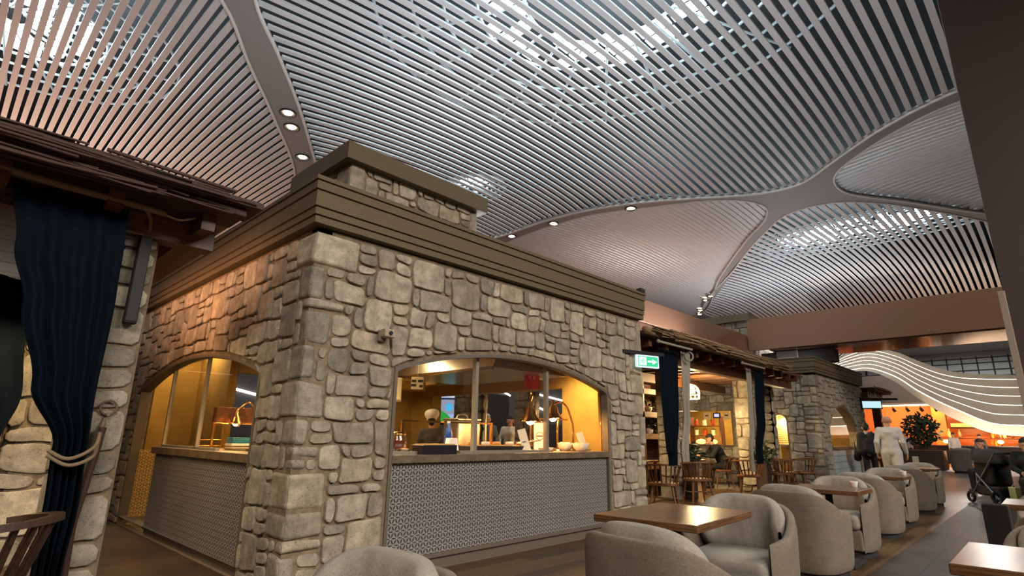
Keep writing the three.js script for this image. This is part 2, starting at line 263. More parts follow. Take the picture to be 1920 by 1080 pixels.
// ================================================================ concealed uplights on the roofs of the kiosk and the pergolas: they wash the slats
function uplight(x, y, z, w, d, color, hex, level, label) {
  const t = thing('uplight', label, 'uplight', [x, y, z]);
  add('housing', bx(-w / 2 - 0.03, w / 2 + 0.03, 0, 0.05, -d / 2 - 0.03, d / 2 + 0.03), M.dark, t); add('lens', bx(-w / 2, w / 2, 0.05, 0.06, -d / 2, d / 2), M.glow(hex, 2), t);
  const l = rectLight('uplight', color, level, w, d, V3(x, y + 0.08, z), V3(x, 20, z)); l.rotation.set(Math.PI / 2, 0, 0);
}
uplight(6.0, 3.42, -7.6, 2.0, 3.2, COL.up, '#ffeedd', LV.up, 'wide uplight hidden on the roof of the nearest kiosk');
uplight(0.5, 3.3, -25, 8, 5, COL.pink, '#ffc9b0', LV.upPink, 'rosy uplight hidden far behind the left pergola roof');
uplight(25, 3.3, -14, 5, 4, COL.pink, '#ffc9b0', LV.upPink * 0.5, 'rosy uplight hidden behind the far kiosk under the pinkish vault');
uplight(33, 4.0, -9.5, 3, 3, COL.up, '#ffeedd', LV.up, 'uplight hidden beyond the far kiosk under the far vault');
uplight(12.0, 3.3, -6.6, 3.0, 1.6, COL.up, '#ffeedd', LV.up, 'uplight hidden on the right pergola roof');
uplight(19.5, 3.42, -5.4, 2.6, 1.2, COL.up, '#ffe6d8', LV.up, 'uplight hidden on the roof of the far kiosk');
// ================================================================ rubble masonry: every stone its own outline, pillowed and set proud of the mortar
function stoneGeo(poly, t, seed) {
  // poly: outline in the wall plane; t: how proud; three rings and a domed cap
  const n = poly.length; let cx = 0, cy = 0; for (const p of poly) { cx += p[0]; cy += p[1]; } cx /= n; cy /= n;
  const r = Math.sqrt(poly.reduce((a, p) => a + (p[0] - cx) ** 2 + (p[1] - cy) ** 2, 0) / n), b = Math.min(0.012, r * 0.1) / r;
  const rings = [[1, -0.012], [1, t * 0.62], [1 - b * 0.45, t * 0.93], [1 - b * 1.3, t]], pos = [], uv = [], idx = [], ou = hash2(seed, 3) * 9, ov = hash2(seed, 8) * 9;
  const tiltX = (hash2(seed, 21) - 0.5) * 0.05, tiltY = (hash2(seed, 22) - 0.5) * 0.05;
  const put = (x, y, z, k) => { pos.push(x, y, z + (k ? (x - cx) * tiltX + (y - cy) * tiltY : 0)); uv.push(x + ou, y + ov); };
  for (const [k, z] of rings) for (let i = 0; i < n; i++) put(cx + (poly[i][0] - cx) * k, cy + (poly[i][1] - cy) * k, z + (z === t ? (hash2(seed, i + 40) - 0.5) * 0.006 : 0), z > 0);
  put(cx, cy, t + 0.003, 1);
  for (let k = 0; k < 3; k++) for (let i = 0; i < n; i++) { const a = k * n + i, c = k * n + ((i + 1) % n); idx.push(a, c, c + n, a, c + n, a + n); }
  for (let i = 0; i < n; i++) idx.push(3 * n + i, 3 * n + ((i + 1) % n), 4 * n);
  const g = new THREE.BufferGeometry(); g.setAttribute('position', new THREE.Float32BufferAttribute(pos, 3)); g.setAttribute('uv', new THREE.Float32BufferAttribute(uv, 2)); g.setIndex(idx); g.computeVertexNormals(); return g;
}
function layStones({ W, H, cell = 0.095, seed = 1, maxW = 4, maxH = 3, gap = 0.0085, jit = 0.24, blocked = () => false, push = null, taken = [] }) {
  const R = RNG(seed), nx = Math.max(1, Math.round(W / cell)), ny = Math.max(1, Math.round(H / cell)), cw = W / nx, ch = H / ny, occ = new Uint8Array(nx * ny), out = [];
  for (let j = 0; j < ny; j++) for (let i = 0; i < nx; i++) if (blocked((i + 0.5) * cw, (j + 0.5) * ch) || taken.some(([a, b, c, d]) => (i + 0.5) * cw > a && (i + 0.5) * cw < b && (j + 0.5) * ch > c && (j + 0.5) * ch < d)) occ[j * nx + i] = 1;
  const tk = (x, y) => taken.some(([a, b, c, d]) => x > a - cw * 0.6 && x < b + cw * 0.6 && y > c - ch * 0.4 && y < d + ch * 0.4);
  const V = (i, j) => { let x = i * cw, y = j * ch; if (taken.length && tk(x, y)) return [x, y]; if (i > 0 && i < nx) x += (hash2(i, j, seed) - 0.5) * 2 * jit * cw; if (j > 0 && j < ny) y += (hash2(i, j, seed + 9) - 0.5) * 2 * jit * ch; return [x, y]; };
  const fits = (i, j, w, h) => { if (i + w > nx || j + h > ny) return false; for (let b = j; b < j + h; b++) for (let a = i; a < i + w; a++) if (occ[b * nx + a]) return false; return true; };
  const order = []; for (let k = 0; k < nx * ny; k++) order.push(k); for (let k = order.length - 1; k > 0; k--) { const m = Math.floor(R() * (k + 1)); [order[k], order[m]] = [order[m], order[k]]; }
  const place = (i, j, w, h) => {
    for (let b = j; b < j + h; b++) for (let a = i; a < i + w; a++) occ[b * nx + a] = 1;
    let p = []; for (let a = 0; a < w; a++) p.push(V(i + a, j)); for (let b = 0; b < h; b++) p.push(V(i + w, j + b)); for (let a = w; a > 0; a--) p.push(V(i + a, j + h)); for (let b = h; b > 0; b--) p.push(V(i, j + b));
    if (push) p = p.map(push);
    const corner = new Set([0, w, w + h, 2 * w + h]); for (let it = 0; it < 1; it++) { const o = p; p = o.map((c, k) => { const a = o[(k + o.length - 1) % o.length], b = o[(k + 1) % o.length], f = corner.has(k) ? 0.1 : 0.4; return [lerp(c[0], (a[0] + b[0]) / 2, f), lerp(c[1], (a[1] + b[1]) / 2, f)]; }); }
    const n = p.length, q = p.map((c, k) => { const a = p[(k + n - 1) % n], b = p[(k + 1) % n]; const e1 = [c[0] - a[0], c[1] - a[1]], e2 = [b[0] - c[0], b[1] - c[1]], l1 = Math.hypot(...e1) || 1, l2 = Math.hypot(...e2) || 1; let nx1 = -e1[1] / l1 - e2[1] / l2, ny1 = e1[0] / l1 + e2[0] / l2; const l = Math.hypot(nx1, ny1) || 1; const f = gap * Math.min(1.35, 2 / Math.max(1, l)); return [c[0] + (nx1 / l) * f, c[1] + (ny1 / l) * f]; });
    const s = []; for (let k = 0; k < n; k++) { const a = q[k], b = q[(k + 1) % n]; s.push([lerp(a[0], b[0], 0.25), lerp(a[1], b[1], 0.25)], [lerp(a[0], b[0], 0.75), lerp(a[1], b[1], 0.75)]); }
    let area = 0; for (let k = 0; k < s.length; k++) { const a = s[k], b = s[(k + 1) % s.length]; area += a[0] * b[1] - a[1] * b[0]; } area /= 2;
    if (area > 0.0009) out.push({ poly: s, area });
  };
  // large stones first, then what is left
  for (const [wMin, wMax, hMin, hMax, share] of [[3, maxW, 2, maxH, 0.17], [2, 3, 2, 3, 0.45], [2, 3, 1, 2, 0.9]])
    for (const k of order) { if (R() > share) continue; const i = k % nx, j = (k / nx) | 0, w = wMin + Math.floor(R() * (wMax - wMin + 1)), h = hMin + Math.floor(R() * (hMax - hMin + 1)); if (fits(i, j, w, h)) place(i, j, w, h); }
  for (let j = 0; j < ny; j++) for (let i = 0; i < nx; i++) if (!occ[j * nx + i]) { const w = fits(i, j, 2, 1) ? 2 : 1, h = w === 1 && fits(i, j, 1, 2) ? 2 : 1; place(i, j, w, h); }
  return out;
}
// adds stones to a wall piece (local x along the wall, y up, z out of it); stones smaller than minArea go into one mesh
function addStones(parent, o, small = 0) {
  const list = layStones(o), rest = []; let k = 0;
  for (const s of list) { const g = stoneGeo(s.poly, 0.02 + 0.013 * hash2(k, o.seed || 1, 5), k + (o.seed || 1) * 1000), m = M.stones[Math.floor(hash2(k, o.seed || 1, 6) * M.stones.length)]; k++; if (s.area < small) rest.push(g); else add('stone', g, m, parent); }
  if (rest.length) { const m = add('small_stones', rest, M.stones[1], parent); m.userData.kind = 'stuff'; }
}
// corner stones that turn from one face to the next; x0,z0: the corner, sx,sz: the side the masonry lies on. Returns what each face must leave free.
function cornerStones(parent, x0, z0, sx, sz, H, seed, cell, wa = [1, 4], wb = [1, 3]) {
  const R = RNG(seed), fa = [], fb = []; const ch = H / Math.round(H / cell); let y = 0, k = 0;
  while (y < H - 0.05) {
    let h = Math.min(H - y, ch * (1 + Math.floor(R() * 3.4))); if (H - y - h < ch * 1.2) h = H - y;
    const a = cell * (wa[0] + Math.floor(R() * (wa[1] - wa[0] + 1))) - 0.006, b = cell * (wb[0] + Math.floor(R() * (wb[1] - wb[0] + 1))) - 0.006, p = 0.026 + 0.01 * R(), g = new RoundedBoxGeometry(a + p, h - 0.012, b + p, 4, 0.04);
    const q = g.attributes.position, uv = g.attributes.uv, nn = g.attributes.normal, ou = R() * 8;
    for (let i = 0; i < q.count; i++) {
      const X = q.getX(i), Y = q.getY(i), Z = q.getZ(i), d = (s) => (vnoise(X * 9 + s + k * 7, Y * 9 + Z * 5, seed) - 0.5) * 0.03; q.setXYZ(i, X + d(1), Y + d(20), Z + d(40));
      if (Math.abs(nn.getX(i)) > 0.7) uv.setXY(i, Z + ou, Y); else uv.setXY(i, X + ou, Y);
    }
    g.computeVertexNormals();
    g.translate(x0 + sx * (a - p) / 2, y + h / 2, z0 + sz * (b - p) / 2);
    add('stone', g, M.stones[Math.floor(R() * M.stones.length)], parent); fa.push([0, a + 0.02, y, y + h]); fb.push([0, b + 0.02, y, y + h]); y += h; k++;
  }
  add('corner_mortar', box(0.3, H - 0.02, 0.3, x0 + sx * 0.141, H / 2, z0 + sz * 0.141), M.mortar, parent);
  return [fa, fb];
}
const mirrorTaken = (t, W) => t.map(([a, b, c, d]) => [W - b, W - a, c, d]);
// a segmental-arched opening: u0..u1 wide, spring and apex heights
function archOf(u0, u1, spring, apex) {
  const w = (u1 - u0) / 2, s = apex - spring, R = (w * w + s * s) / (2 * s), cy = apex - R, cu = (u0 + u1) / 2;
  const top = (u) => cy + Math.sqrt(Math.max(0, R * R - (u - cu) ** 2));
  return { u0, u1, spring, apex, top, has: (u, v, m = 0) => u > u0 - m && u < u1 + m && v < top(clamp(u, u0, u1)) + m,
    push: ([u, v]) => { const m = 0.035; if (!(u > u0 - m && u < u1 + m && v < top(clamp(u, u0, u1)) + m)) return [u, v]; const dUp = top(clamp(u, u0, u1)) + m - v, dL = u - (u0 - m), dR = u1 + m - u; if (dUp <= dL && dUp <= dR) return [u, v + dUp]; return dL < dR ? [u0 - m, v] : [u1 + m, v]; },
    shape: (a, b, y0, inset = 0, n = 28) => { const p = [[a, y0]]; for (let i = 0; i <= n; i++) { const u = lerp(a, b, i / n); p.push([u, top(u) - inset]); } p.push([b, y0]); return new THREE.Shape(p.map(([x, y]) => new THREE.Vector2(x, y))); } };
}
function wallPiece(name, parent, W, H, depth, arches, x, z, turn, y0 = 0) {   // mortar core with openings, its outer face in the local plane z = 0
  const s = new THREE.Shape([[0, y0], [W, y0], [W, H], [0, H]].map(([a, b]) => new THREE.Vector2(a, b)));
  for (const a of arches) { if (a.rect) s.holes.push(new THREE.Path(a.rect.map(([p, q]) => new THREE.Vector2(p, q)))); else { const g = a.shape(a.u0, a.u1, y0 + 0.001); s.holes.push(new THREE.Path(g.getPoints())); } }
  const m = add(name, new THREE.ExtrudeGeometry(s, { depth, bevelEnabled: false }).translate(0, 0, -depth), M.mortar, parent); m.position.set(x, 0, z); m.rotation.y = turn; return m;
}
// a moulding swept round a rectangle: profile [offset out, height]
function corniceGeo(x0, x1, z0, z1, prof) {
  const pos = [], idx = [], uv = [];
  const ring = (o) => [[x0 - o, z0 - o], [x1 + o, z0 - o], [x1 + o, z1 + o], [x0 - o, z1 + o]];
  for (let k = 0; k + 1 < prof.length; k++) { const a = ring(prof[k][0]), b = ring(prof[k + 1][0]); for (let i = 0; i < 4; i++) { const j = (i + 1) % 4, n = pos.length / 3; for (const [q, y] of [[a[i], prof[k][1]], [a[j], prof[k][1]], [b[j], prof[k + 1][1]], [b[i], prof[k + 1][1]]]) { pos.push(q[0], y, q[1]); uv.push(q[0] + q[1], y); } idx.push(n, n + 2, n + 1, n, n + 3, n + 2); } }
  const g = new THREE.BufferGeometry(); g.setAttribute('position', new THREE.Float32BufferAttribute(pos, 3)); g.setAttribute('uv', new THREE.Float32BufferAttribute(uv, 2)); g.setIndex(idx); const h = g.toNonIndexed(); h.computeVertexNormals(); return h;
}
const CORNICE = [[-0.05, 3.01], [0.07, 3.02], [0.07, 3.08], [0.058, 3.085], [0.058, 3.09], [0.08, 3.094], [0.08, 3.156], [0.066, 3.16], [0.066, 3.166], [0.09, 3.17], [0.09, 3.312], [0.076, 3.316], [0.076, 3.322], [0.1, 3.326], [0.1, 3.4], [0.088, 3.404], [0.088, 3.409], [0.112, 3.412], [0.112, 3.45], [-0.1, 3.45]];
// printed tiles: six-petalled flowers on a pale ground
function flowerTile(bg, petal, line, edge) {
  return canvasTex(512, 512, (c, w, h) => {
    c.fillStyle = bg; c.fillRect(0, 0, w, h);
    const nx = 4, ny = 4, sx = w / nx, sy = h / ny;
    const lens = (x0, y0, x1, y1, f) => { const mx = (x0 + x1) / 2, my = (y0 + y1) / 2, dx = x1 - x0, dy = y1 - y0; c.fillStyle = f; c.beginPath(); c.moveTo(x0, y0); c.quadraticCurveTo(mx - dy * 0.3, my + dx * 0.3, x1, y1); c.quadraticCurveTo(mx + dy * 0.3, my - dx * 0.3, x0, y0); c.fill(); c.strokeStyle = line; c.lineWidth = 3; c.stroke(); };
    for (let j = -1; j <= ny + 1; j++) for (let i = -1; i <= nx + 1; i++) {
      const x = (i + (j & 1 ? 0.5 : 0)) * sx, y = j * sy;
      lens(x + 5, y, x + sx - 5, y, petal); lens(x + 3, y + 4, x + sx / 2 - 3, y + sy - 4, petal); lens(x - 3, y + 4, x - sx / 2 + 3, y + sy - 4, petal);
      c.fillStyle = edge; c.beginPath(); c.arc(x, y, 7, 0, 7); c.fill();
    }
  });
}
T.tile = flowerTile('#827f7a', '#39332f', '#aeaba6', '#b5b2ac');
T.tileGold = flowerTile('#a8853c', '#6b5120', '#d9bd78', '#e2c98a');
M.tile = std({ map: rep(T.tile, 1 / 0.27, 1 / 0.234), roughness: 0.35 });
M.tileGold = std({ map: rep(T.tileGold, 1 / 0.27, 1 / 0.234), roughness: 0.4 });
// ================================================================ FIRST STONE KIOSK (kitchen)
const K = { x0: 2.12, x1: 7.5, z0: -10, z1: -4.45 };
{
  const k = thing('stone_kiosk', 'large stone-clad kitchen kiosk with arched windows and brown stepped cornice, nearest of the stone buildings', 'kiosk');
  const front = archOf(0.91, 4.48, 1.84, 2.13), side = archOf(0.6, 4.72, 1.79, 2.09);
  const wf = wallPiece('front_wall', k, 5.38, 3.0, 0.11, [front], K.x0, K.z1, 0), ws = wallPiece('side_wall', k, 5.55, 3.0, 0.14, [side], K.x0, K.z0, -Math.PI / 2);
  // corner stones (in the front wall's own space: its origin is the near corner)
  const [fa, fb] = cornerStones(wf, 0, 0, 1, -1, 2.97, 71, 0.104);
  const [ga] = cornerStones(wf, 5.38, 0, -1, -1, 2.97, 72, 0.104, [1, 3], [1, 2]);
  addStones(wf, { W: 5.38, H: 2.97, seed: 11, cell: 0.104, blocked: (u, v) => front.has(u, v, -0.03), push: front.push, taken: [...fa, ...mirrorTaken(ga, 5.38)] }, 0.0095);
  addStones(ws, { W: 5.55, H: 2.97, seed: 23, cell: 0.104, blocked: (u, v) => side.has(u, v, -0.03), push: side.push, taken: mirrorTaken(fb, 5.55) }, 0.02);
  add('cornice', corniceGeo(K.x0, K.x1, K.z0, K.z1, CORNICE), M.cornice, k);
  add('roof_slab', bx(K.x0 + 0.02, K.x1 - 0.02, 3.02, 3.4, K.z0 + 0.02, K.z1 - 0.02), M.cornice, k);
  // openings: dark reveal strips, counters, tiled fronts
  const strip = (arch, w, d) => { const p = [], n = 30; p.push([arch.u0, 0.1], [arch.u0, arch.spring]); for (let i = 1; i < n; i++) { const u = lerp(arch.u0, arch.u1, i / n); p.push([u, arch.top(u)]); } p.push([arch.u1, arch.spring], [arch.u1, 0.1]); const s = new THREE.Shape(p.map(([x, y]) => new THREE.Vector2(x, y))); const inn = p.map(([x, y]) => [clamp(x, arch.u0 + w, arch.u1 - w), Math.max(0.1, y - (y > 1 ? w : 0))]); s.holes.push(new THREE.Path(inn.map(([x, y]) => new THREE.Vector2(x, y + 0.0005)))); return new THREE.ExtrudeGeometry(s, { depth: d, bevelEnabled: false }).translate(0, 0, -d + 0.012); };
  const ff = add('arch_frame', strip(front, 0.035, 0.1), M.frame, k); ff.position.set(K.x0, 0, K.z1);
  const fs = add('arch_frame', strip(side, 0.03, 0.12), M.frame, k); fs.position.set(K.x0, 0, K.z0); fs.rotation.y = -Math.PI / 2;
  add('countertop', bx(3.06, 6.57, 0.96, 1.035, -5.0, -4.43, 0.006), M.counter, k);
  add('tiled_front', bx(3.06, 6.57, 0.13, 0.96, -4.56, -4.475), M.tile, k); add('plinth', [bx(3.06, 6.57, 0, 0.1, -4.55, -4.47), bx(3.06, 6.57, 0.1, 0.135, -4.55, -4.455)], M.frame, k);
  add('countertop', bx(2.1, 2.7, 0.95, 1.03, -8.34, -5.32, 0.006), M.counter, k);
  add('tiled_front', bx(2.15, 2.24, 0.08, 0.95, -8.3, -5.32), M.tile, k); add('plinth', [bx(2.16, 2.26, 0, 0.06, -8.3, -5.32), bx(2.14, 2.26, 0.06, 0.085, -8.3, -5.32)], M.frame, k);
  // glazing
  const pane = (name, shape, pos, turn, parent = k) => { const m = add(name, new THREE.ExtrudeGeometry(shape, { depth: 0.008, bevelEnabled: false }), M.glass, parent); m.position.set(...pos); m.rotation.y = turn; return m; };
  const mf = [0.945, 2.06, 3.27, 4.445]; for (let i = 0; i < 3; i++) pane('glass_pane', front.shape(mf[i], mf[i + 1], i === 2 ? 1.05 : 1.06, 0.035), [K.x0, 0, -4.56], 0);
  for (const u of [mf[1], mf[2]]) add('mullion', bx(K.x0 + u - 0.022, K.x0 + u + 0.022, 1.035, front.top(u) - 0.03, -4.585, -4.53), M.mullion, k);
  add('glazing_bar', [bx(3.06, 3.62, 1.035, 1.065, -4.585, -4.535), bx(4.0, 5.4, 1.035, 1.065, -4.585, -4.535)], M.mullion, k);
  const msd = [1.7, 2.95, 4.69]; for (let i = 0; i < 2; i++) pane('glass_pane', side.shape(msd[i], msd[i + 1], 1.04, 0.03), [K.x0 + 0.1, 0, K.z0], -Math.PI / 2);
  for (const u of [1.7, 2.95]) add('mullion', bx(K.x0 + 0.08, K.x0 + 0.12, 1.03, side.top(u) - 0.02, K.z0 + u - 0.018, K.z0 + u + 0.018), M.mullion, k);
  add('glazing_bar', bx(K.x0 + 0.08, K.x0 + 0.12, 1.03, 1.055, -8.3, -6.4), M.mullion, k);
  // inside: ochre walls and ceiling, floor, open serving side towards the pergola
  for (const w of [bx(2.4, 3.12, 0, 3, -10, -9.9), bx(3.12, 5.6, 0, 1, -10, -9.9), bx(3.12, 5.6, 2.2, 3, -10, -9.9), bx(5.6, 7.5, 0, 3, -10, -9.9), bx(7.25, 7.48, 0, 3, -5.78, -4.6), bx(7.25, 7.48, 2.0, 3, -9.9, -5.78), bx(7.25, 7.48, 0, 1.0, -9.9, -5.78), bx(7.25, 7.48, 1, 2.0, -9.9, -9.2), bx(2.37, 3.02, 0, 3, -4.62, -4.58), bx(6.61, 7.3, 0, 3, -4.62, -4.58), bx(2.37, 2.41, 0, 3, -5.25, -4.7)]) add('inner_wall', w, M.ochre, k);
  add('partition', bx(3.0, 3.12, 0, 3.0, -9.9, -8.6), M.ochre, k);
  add('soffit', bx(2.36, 7.3, 2.55, 3.0, -9.95, -4.7), std({ color: SRGB('#9c7844'), roughness: 0.7 }), k);
  add('soffit_beam', [bx(6.4, 6.65, 2.12, 2.55, -9.9, -4.72), bx(2.4, 7.25, 2.2, 2.55, -8.2, -7.9)], M.ochre, k);
  add('gold_tiled_panel', bx(2.13, 2.33, 0.13, 0.97, -9.02, -8.98), M.tileGold, k);
  add('kitchen_floor', bx(2.36, 7.4, 0.0, 0.012, -9.9, -4.7), std({ color: SRGB('#5a4a3a'), roughness: 0.5 }), k);
  // lamps of the kitchen: glowing ceiling panels and the light they give
  for (const [x, z, w, d] of [[4.0, -6.6, 1.2, 0.3], [5.9, -6.2, 0.9, 0.3], [5.2, -8.9, 1.2, 0.3], [2.75, -9.3, 0.3, 0.6]]) {
    add('ceiling_lamp', bx(x - w / 2, x + w / 2, 2.53, 2.55, z - d / 2, z + d / 2), M.glow('#ffd695', 3), k);
    const l = rectLight('ceiling_lamp', COL.gold, LV.kitchen, w, d, V3(x, 2.52, z), V3(x, 0, z)); l.rotation.set(-Math.PI / 2, 0, 0);
  }
  for (const [x, z] of [[3.25, -5.6], [6.7, -5.25]]) { add('downlight', cyl(0.07, 0.07, 0.02, x, 2.53, z, 20), M.glow('#fff2d8', 14), k); spotLight('downlight', COL.gold, 45, V3(x, 2.5, z), V3(x, 0, z), 1.2, 1, 4); }  // the second downlight is added to brighten the right inner wall
}
// chimney on the kiosk roof
function chimney(x0, x1, z0, z1, y0, y1, capH, label, seed, cell, small) {
  const t = thing('chimney', label, 'chimney'), W = x1 - x0, Dp = z1 - z0, H = y1 - y0;
  const f = add('front_face', bx(0, W, 0, H, -0.12, 0), M.mortar, t); f.position.set(x0, y0, z1);
  const s = add('side_face', bx(0, Dp, 0, H, -0.12, 0), M.mortar, t); s.position.set(x0, y0, z0); s.rotation.y = -Math.PI / 2;
  add('core', bx(x0 + 0.05, x1, y0, y1, z0, z1 - 0.05), M.mortar, t);
  const [fa, fb] = cornerStones(f, 0, 0, 1, -1, H, seed, cell), [ga] = cornerStones(f, W, 0, -1, -1, H, seed + 1, cell, [1, 2], [1, 2]);
  addStones(f, { W, H, seed: seed + 2, cell, taken: [...fa, ...mirrorTaken(ga, W)] }, small); addStones(s, { W: Dp, H, seed: seed + 3, cell, taken: mirrorTaken(fb, Dp) }, small);
  add('cap', bx(x0 - 0.13, x1 + 0.13, y1 - 0.02, y1 + capH, z0 - 0.13, z1 + 0.13, 0.008), M.cornice, t); return t;
}
chimney(2.89, 4.84, -6.6, -5.4, 3.4, 4.28, 0.2, 'stone chimney block with a flat brown cap on the roof of the nearest kiosk', 301, 0.095, 0.004);
// ================================================================ SECOND STONE KIOSK, beyond the pergola
{
  const x0 = 16.6, x1 = 21.8, z0 = -11, z1 = -4.5;
  const k = thing('stone_kiosk', 'smaller-looking far stone kiosk with round-arched window and pale blue counter front, behind the two walkers', 'kiosk');
  const front = archOf(0.95, 3.95, 1.5, 2.2), sideA = archOf(5.35, 5.68, 1.75, 1.9), W = 5.2;
  const wf = wallPiece('front_wall', k, W, 3, 0.24, [front], x0, z1, 0);
  const ws = wallPiece('side_wall', k, 6.5, 3, 0.24, [sideA, { rect: [[2.7, 1.06], [4.15, 1.06], [4.15, 2.05], [2.7, 2.05]] }], x0, z0, -Math.PI / 2);
  const [fa, fb] = cornerStones(wf, 0, 0, 1, -1, 2.97, 171, 0.11), [ga] = cornerStones(wf, W, 0, -1, -1, 2.97, 172, 0.11);
  addStones(wf, { W, H: 2.97, seed: 111, cell: 0.12, maxW: 3, blocked: (u, v) => front.has(u, v, -0.03), push: front.push, taken: [...fa, ...mirrorTaken(ga, W)] }, 99);
  const inW = (u, v) => u > 2.66 && u < 4.2 && v > 1.02 && v < 2.1;
  addStones(ws, { W: 6.5, H: 2.97, seed: 123, cell: 0.115, blocked: (u, v) => sideA.has(u, v, -0.02) || inW(u, v), push: sideA.push, taken: mirrorTaken(fb, 6.5) }, 0.03);
  add('cornice', corniceGeo(x0, x1, z0, z1, CORNICE), M.cornice, k); add('roof_slab', bx(x0 + 0.02, x1 - 0.02, 3.02, 3.4, z0, z1 - 0.02), M.cornice, k);
  const pale = std({ color: SRGB('#a9bfc4'), roughness: 0.4, map: T.plain }); for (let r = 0; r < 5; r++) for (let c = 0; c < 2; c++) add('tile', bx(x0 + 0.97 + c * 1.49, x0 + 2.44 + c * 1.49, 0.12 + r * 0.172, 0.285 + r * 0.172, z1 - 0.1, z1 - 0.02, 0.006), pale, k);
  add('countertop', bx(x0 + 0.96, x0 + 3.94, 0.985, 1.06, z1 - 0.5, z1 + 0.04), M.counter, k);
  const gp = add('glass_pane', new THREE.ExtrudeGeometry(front.shape(0.95, 3.95, 1.3, 0.02), { depth: 0.008, bevelEnabled: false }), M.glass, k); gp.position.set(x0, 0, z1 - 0.12);
  add('window_sill', [bx(x0 - 0.05, x0 + 0.3, 1.0, 1.06, -8.32, -6.84), bx(x0 - 0.03, x0 + 0.28, 1.06, 1.1, -5.68, -5.3)], M.counter, k);
  for (const w of [bx(x0 + 0.4, x1, 0, 3, z0, z0 + 0.1), bx(x1 - 0.1, x1, 0, 3, z0, z1 - 0.3), bx(x0 + 2.2, x0 + 2.3, 0, 3, z0, -6.3)]) add('inner_wall', w, M.ochre, k);
  add('soffit', bx(x0 + 0.25, x1, 2.5, 3, z0, z1 - 0.26), std({ color: SRGB('#9c7844'), roughness: 0.7 }), k);
  for (const [x, z, w, d] of [[17.7, -7.6, 0.8, 1.2], [18.8, -5.4, 2.2, 0.12], [18.6, -5.9, 2.2, 0.1], [17.0, -5.45, 0.2, 0.3]]) { add('ceiling_lamp', bx(x - w / 2, x + w / 2, 2.47, 2.5, z - d / 2, z + d / 2), M.glow('#ffe2b0', 4), k); const l = rectLight('ceiling_lamp', COL.gold, LV.kitchen * 0.8, w, Math.max(d, 0.3), V3(x, 2.45, z), V3(x, 0, z)); l.rotation.set(-Math.PI / 2, 0, 0); }
}
chimney(18, 20.2, -9.2, -6.65, 3.4, 4.98, 0.22, 'far stone chimney with brown cap, where the two bronze beams meet', 401, 0.12, 0.02);
// leaves scattered in a ball: [radius, count, seed, leaf size]
function leafBall(r, n, seed, size, sy = 1) {
  const R = RNG(seed), list = []; const base = new THREE.BufferGeometry(); base.setAttribute('position', new THREE.Float32BufferAttribute([0, 0, 0, 0.3, 0.45, 0.06, 0, 1, 0, -0.3, 0.45, 0.06], 3)); base.setIndex([0, 1, 2, 0, 2, 3]); base.setAttribute('uv', new THREE.Float32BufferAttribute([0, 0, 1, 0, 1, 1, 0, 1], 2)); base.computeVertexNormals();
  const m = new THREE.Matrix4(), q = new THREE.Quaternion();
  for (let i = 0; i < n; i++) { const a = R() * 6.283, c = R() * 2 - 1, s = Math.sqrt(1 - c * c), d = r * Math.cbrt(R()); q.setFromEuler(new THREE.Euler(R() * 6, R() * 6, R() * 6)); const k = size * (0.6 + 0.8 * R()); m.compose(V3(Math.cos(a) * s * d, c * d * sy, Math.sin(a) * s * d), q, V3(k * 0.8, k, k)); list.push(base.clone().applyMatrix4(m)); }
  return mergeG(list);
}
// ================================================================ curtains: a pleated cloth whose width changes with height; rows [y, xLeft, xRight]
function curtain(name, label, rows, z, folds, depth, mat, seed, group) {
  const t = thing(name, label, 'curtain', [0, 0, 0], 0, group), R = RNG(seed), ph = R() * 6, w2 = 0.6 + R();
  const at = (y) => { let i = 0; while (i < rows.length - 2 && y < rows[i + 1][0]) i++; const a = rows[i], b = rows[i + 1], k = smooth(0, 1, clamp((a[0] - y) / (a[0] - b[0]), 0, 1)); return [lerp(a[1], b[1], k), lerp(a[2], b[2], k)]; };
  const y0 = rows[0][0], y1 = rows[rows.length - 1][0], wTop = rows[0][2] - rows[0][1];
  const g = gridGeo(110, 60, (u, v) => {
    const y = lerp(y0, y1, v), [a, b] = at(y), w = b - a, tight = clamp(w / wTop, 0.25, 1), s = u + 0.03 * Math.sin(u * 13 + ph) ;
    const f = Math.sin(s * folds * 2 * Math.PI + ph + v * 0.4) * 0.75 + 0.35 * Math.sin(s * folds * 3.3 + v * 0.8 + ph * 2);
    const d = depth * (0.5 + 0.6 * (1 - tight)) * f * (0.45 + 0.55 * smooth(0, 0.25, v));
    return [lerp(a, b, clamp(s, 0, 1)), y + 0.012 * Math.sin(u * folds * 6.28) * (v < 0.02 ? 1 : 0), z + d];
  });
  const p = g.attributes.position, uv = g.attributes.uv; for (let i = 0; i < p.count; i++) uv.setXY(i, uv.getX(i) * wTop * 1.4, p.getY(i));
  add('cloth', g, mat, t); return t;
}
// tree-pole with slight bends
function pole(pts, r, seed) { const R = RNG(seed), q = []; for (let i = 0; i < pts.length - 1; i++) for (let k = 0; k < 4; k++) q.push(pts[i].clone().lerp(pts[i + 1], k / 4).add(V3(0, (R() - 0.5) * 0.012, (R() - 0.5) * 0.012))); q.push(pts[pts.length - 1]); return tube(q, r, 60, 8); }
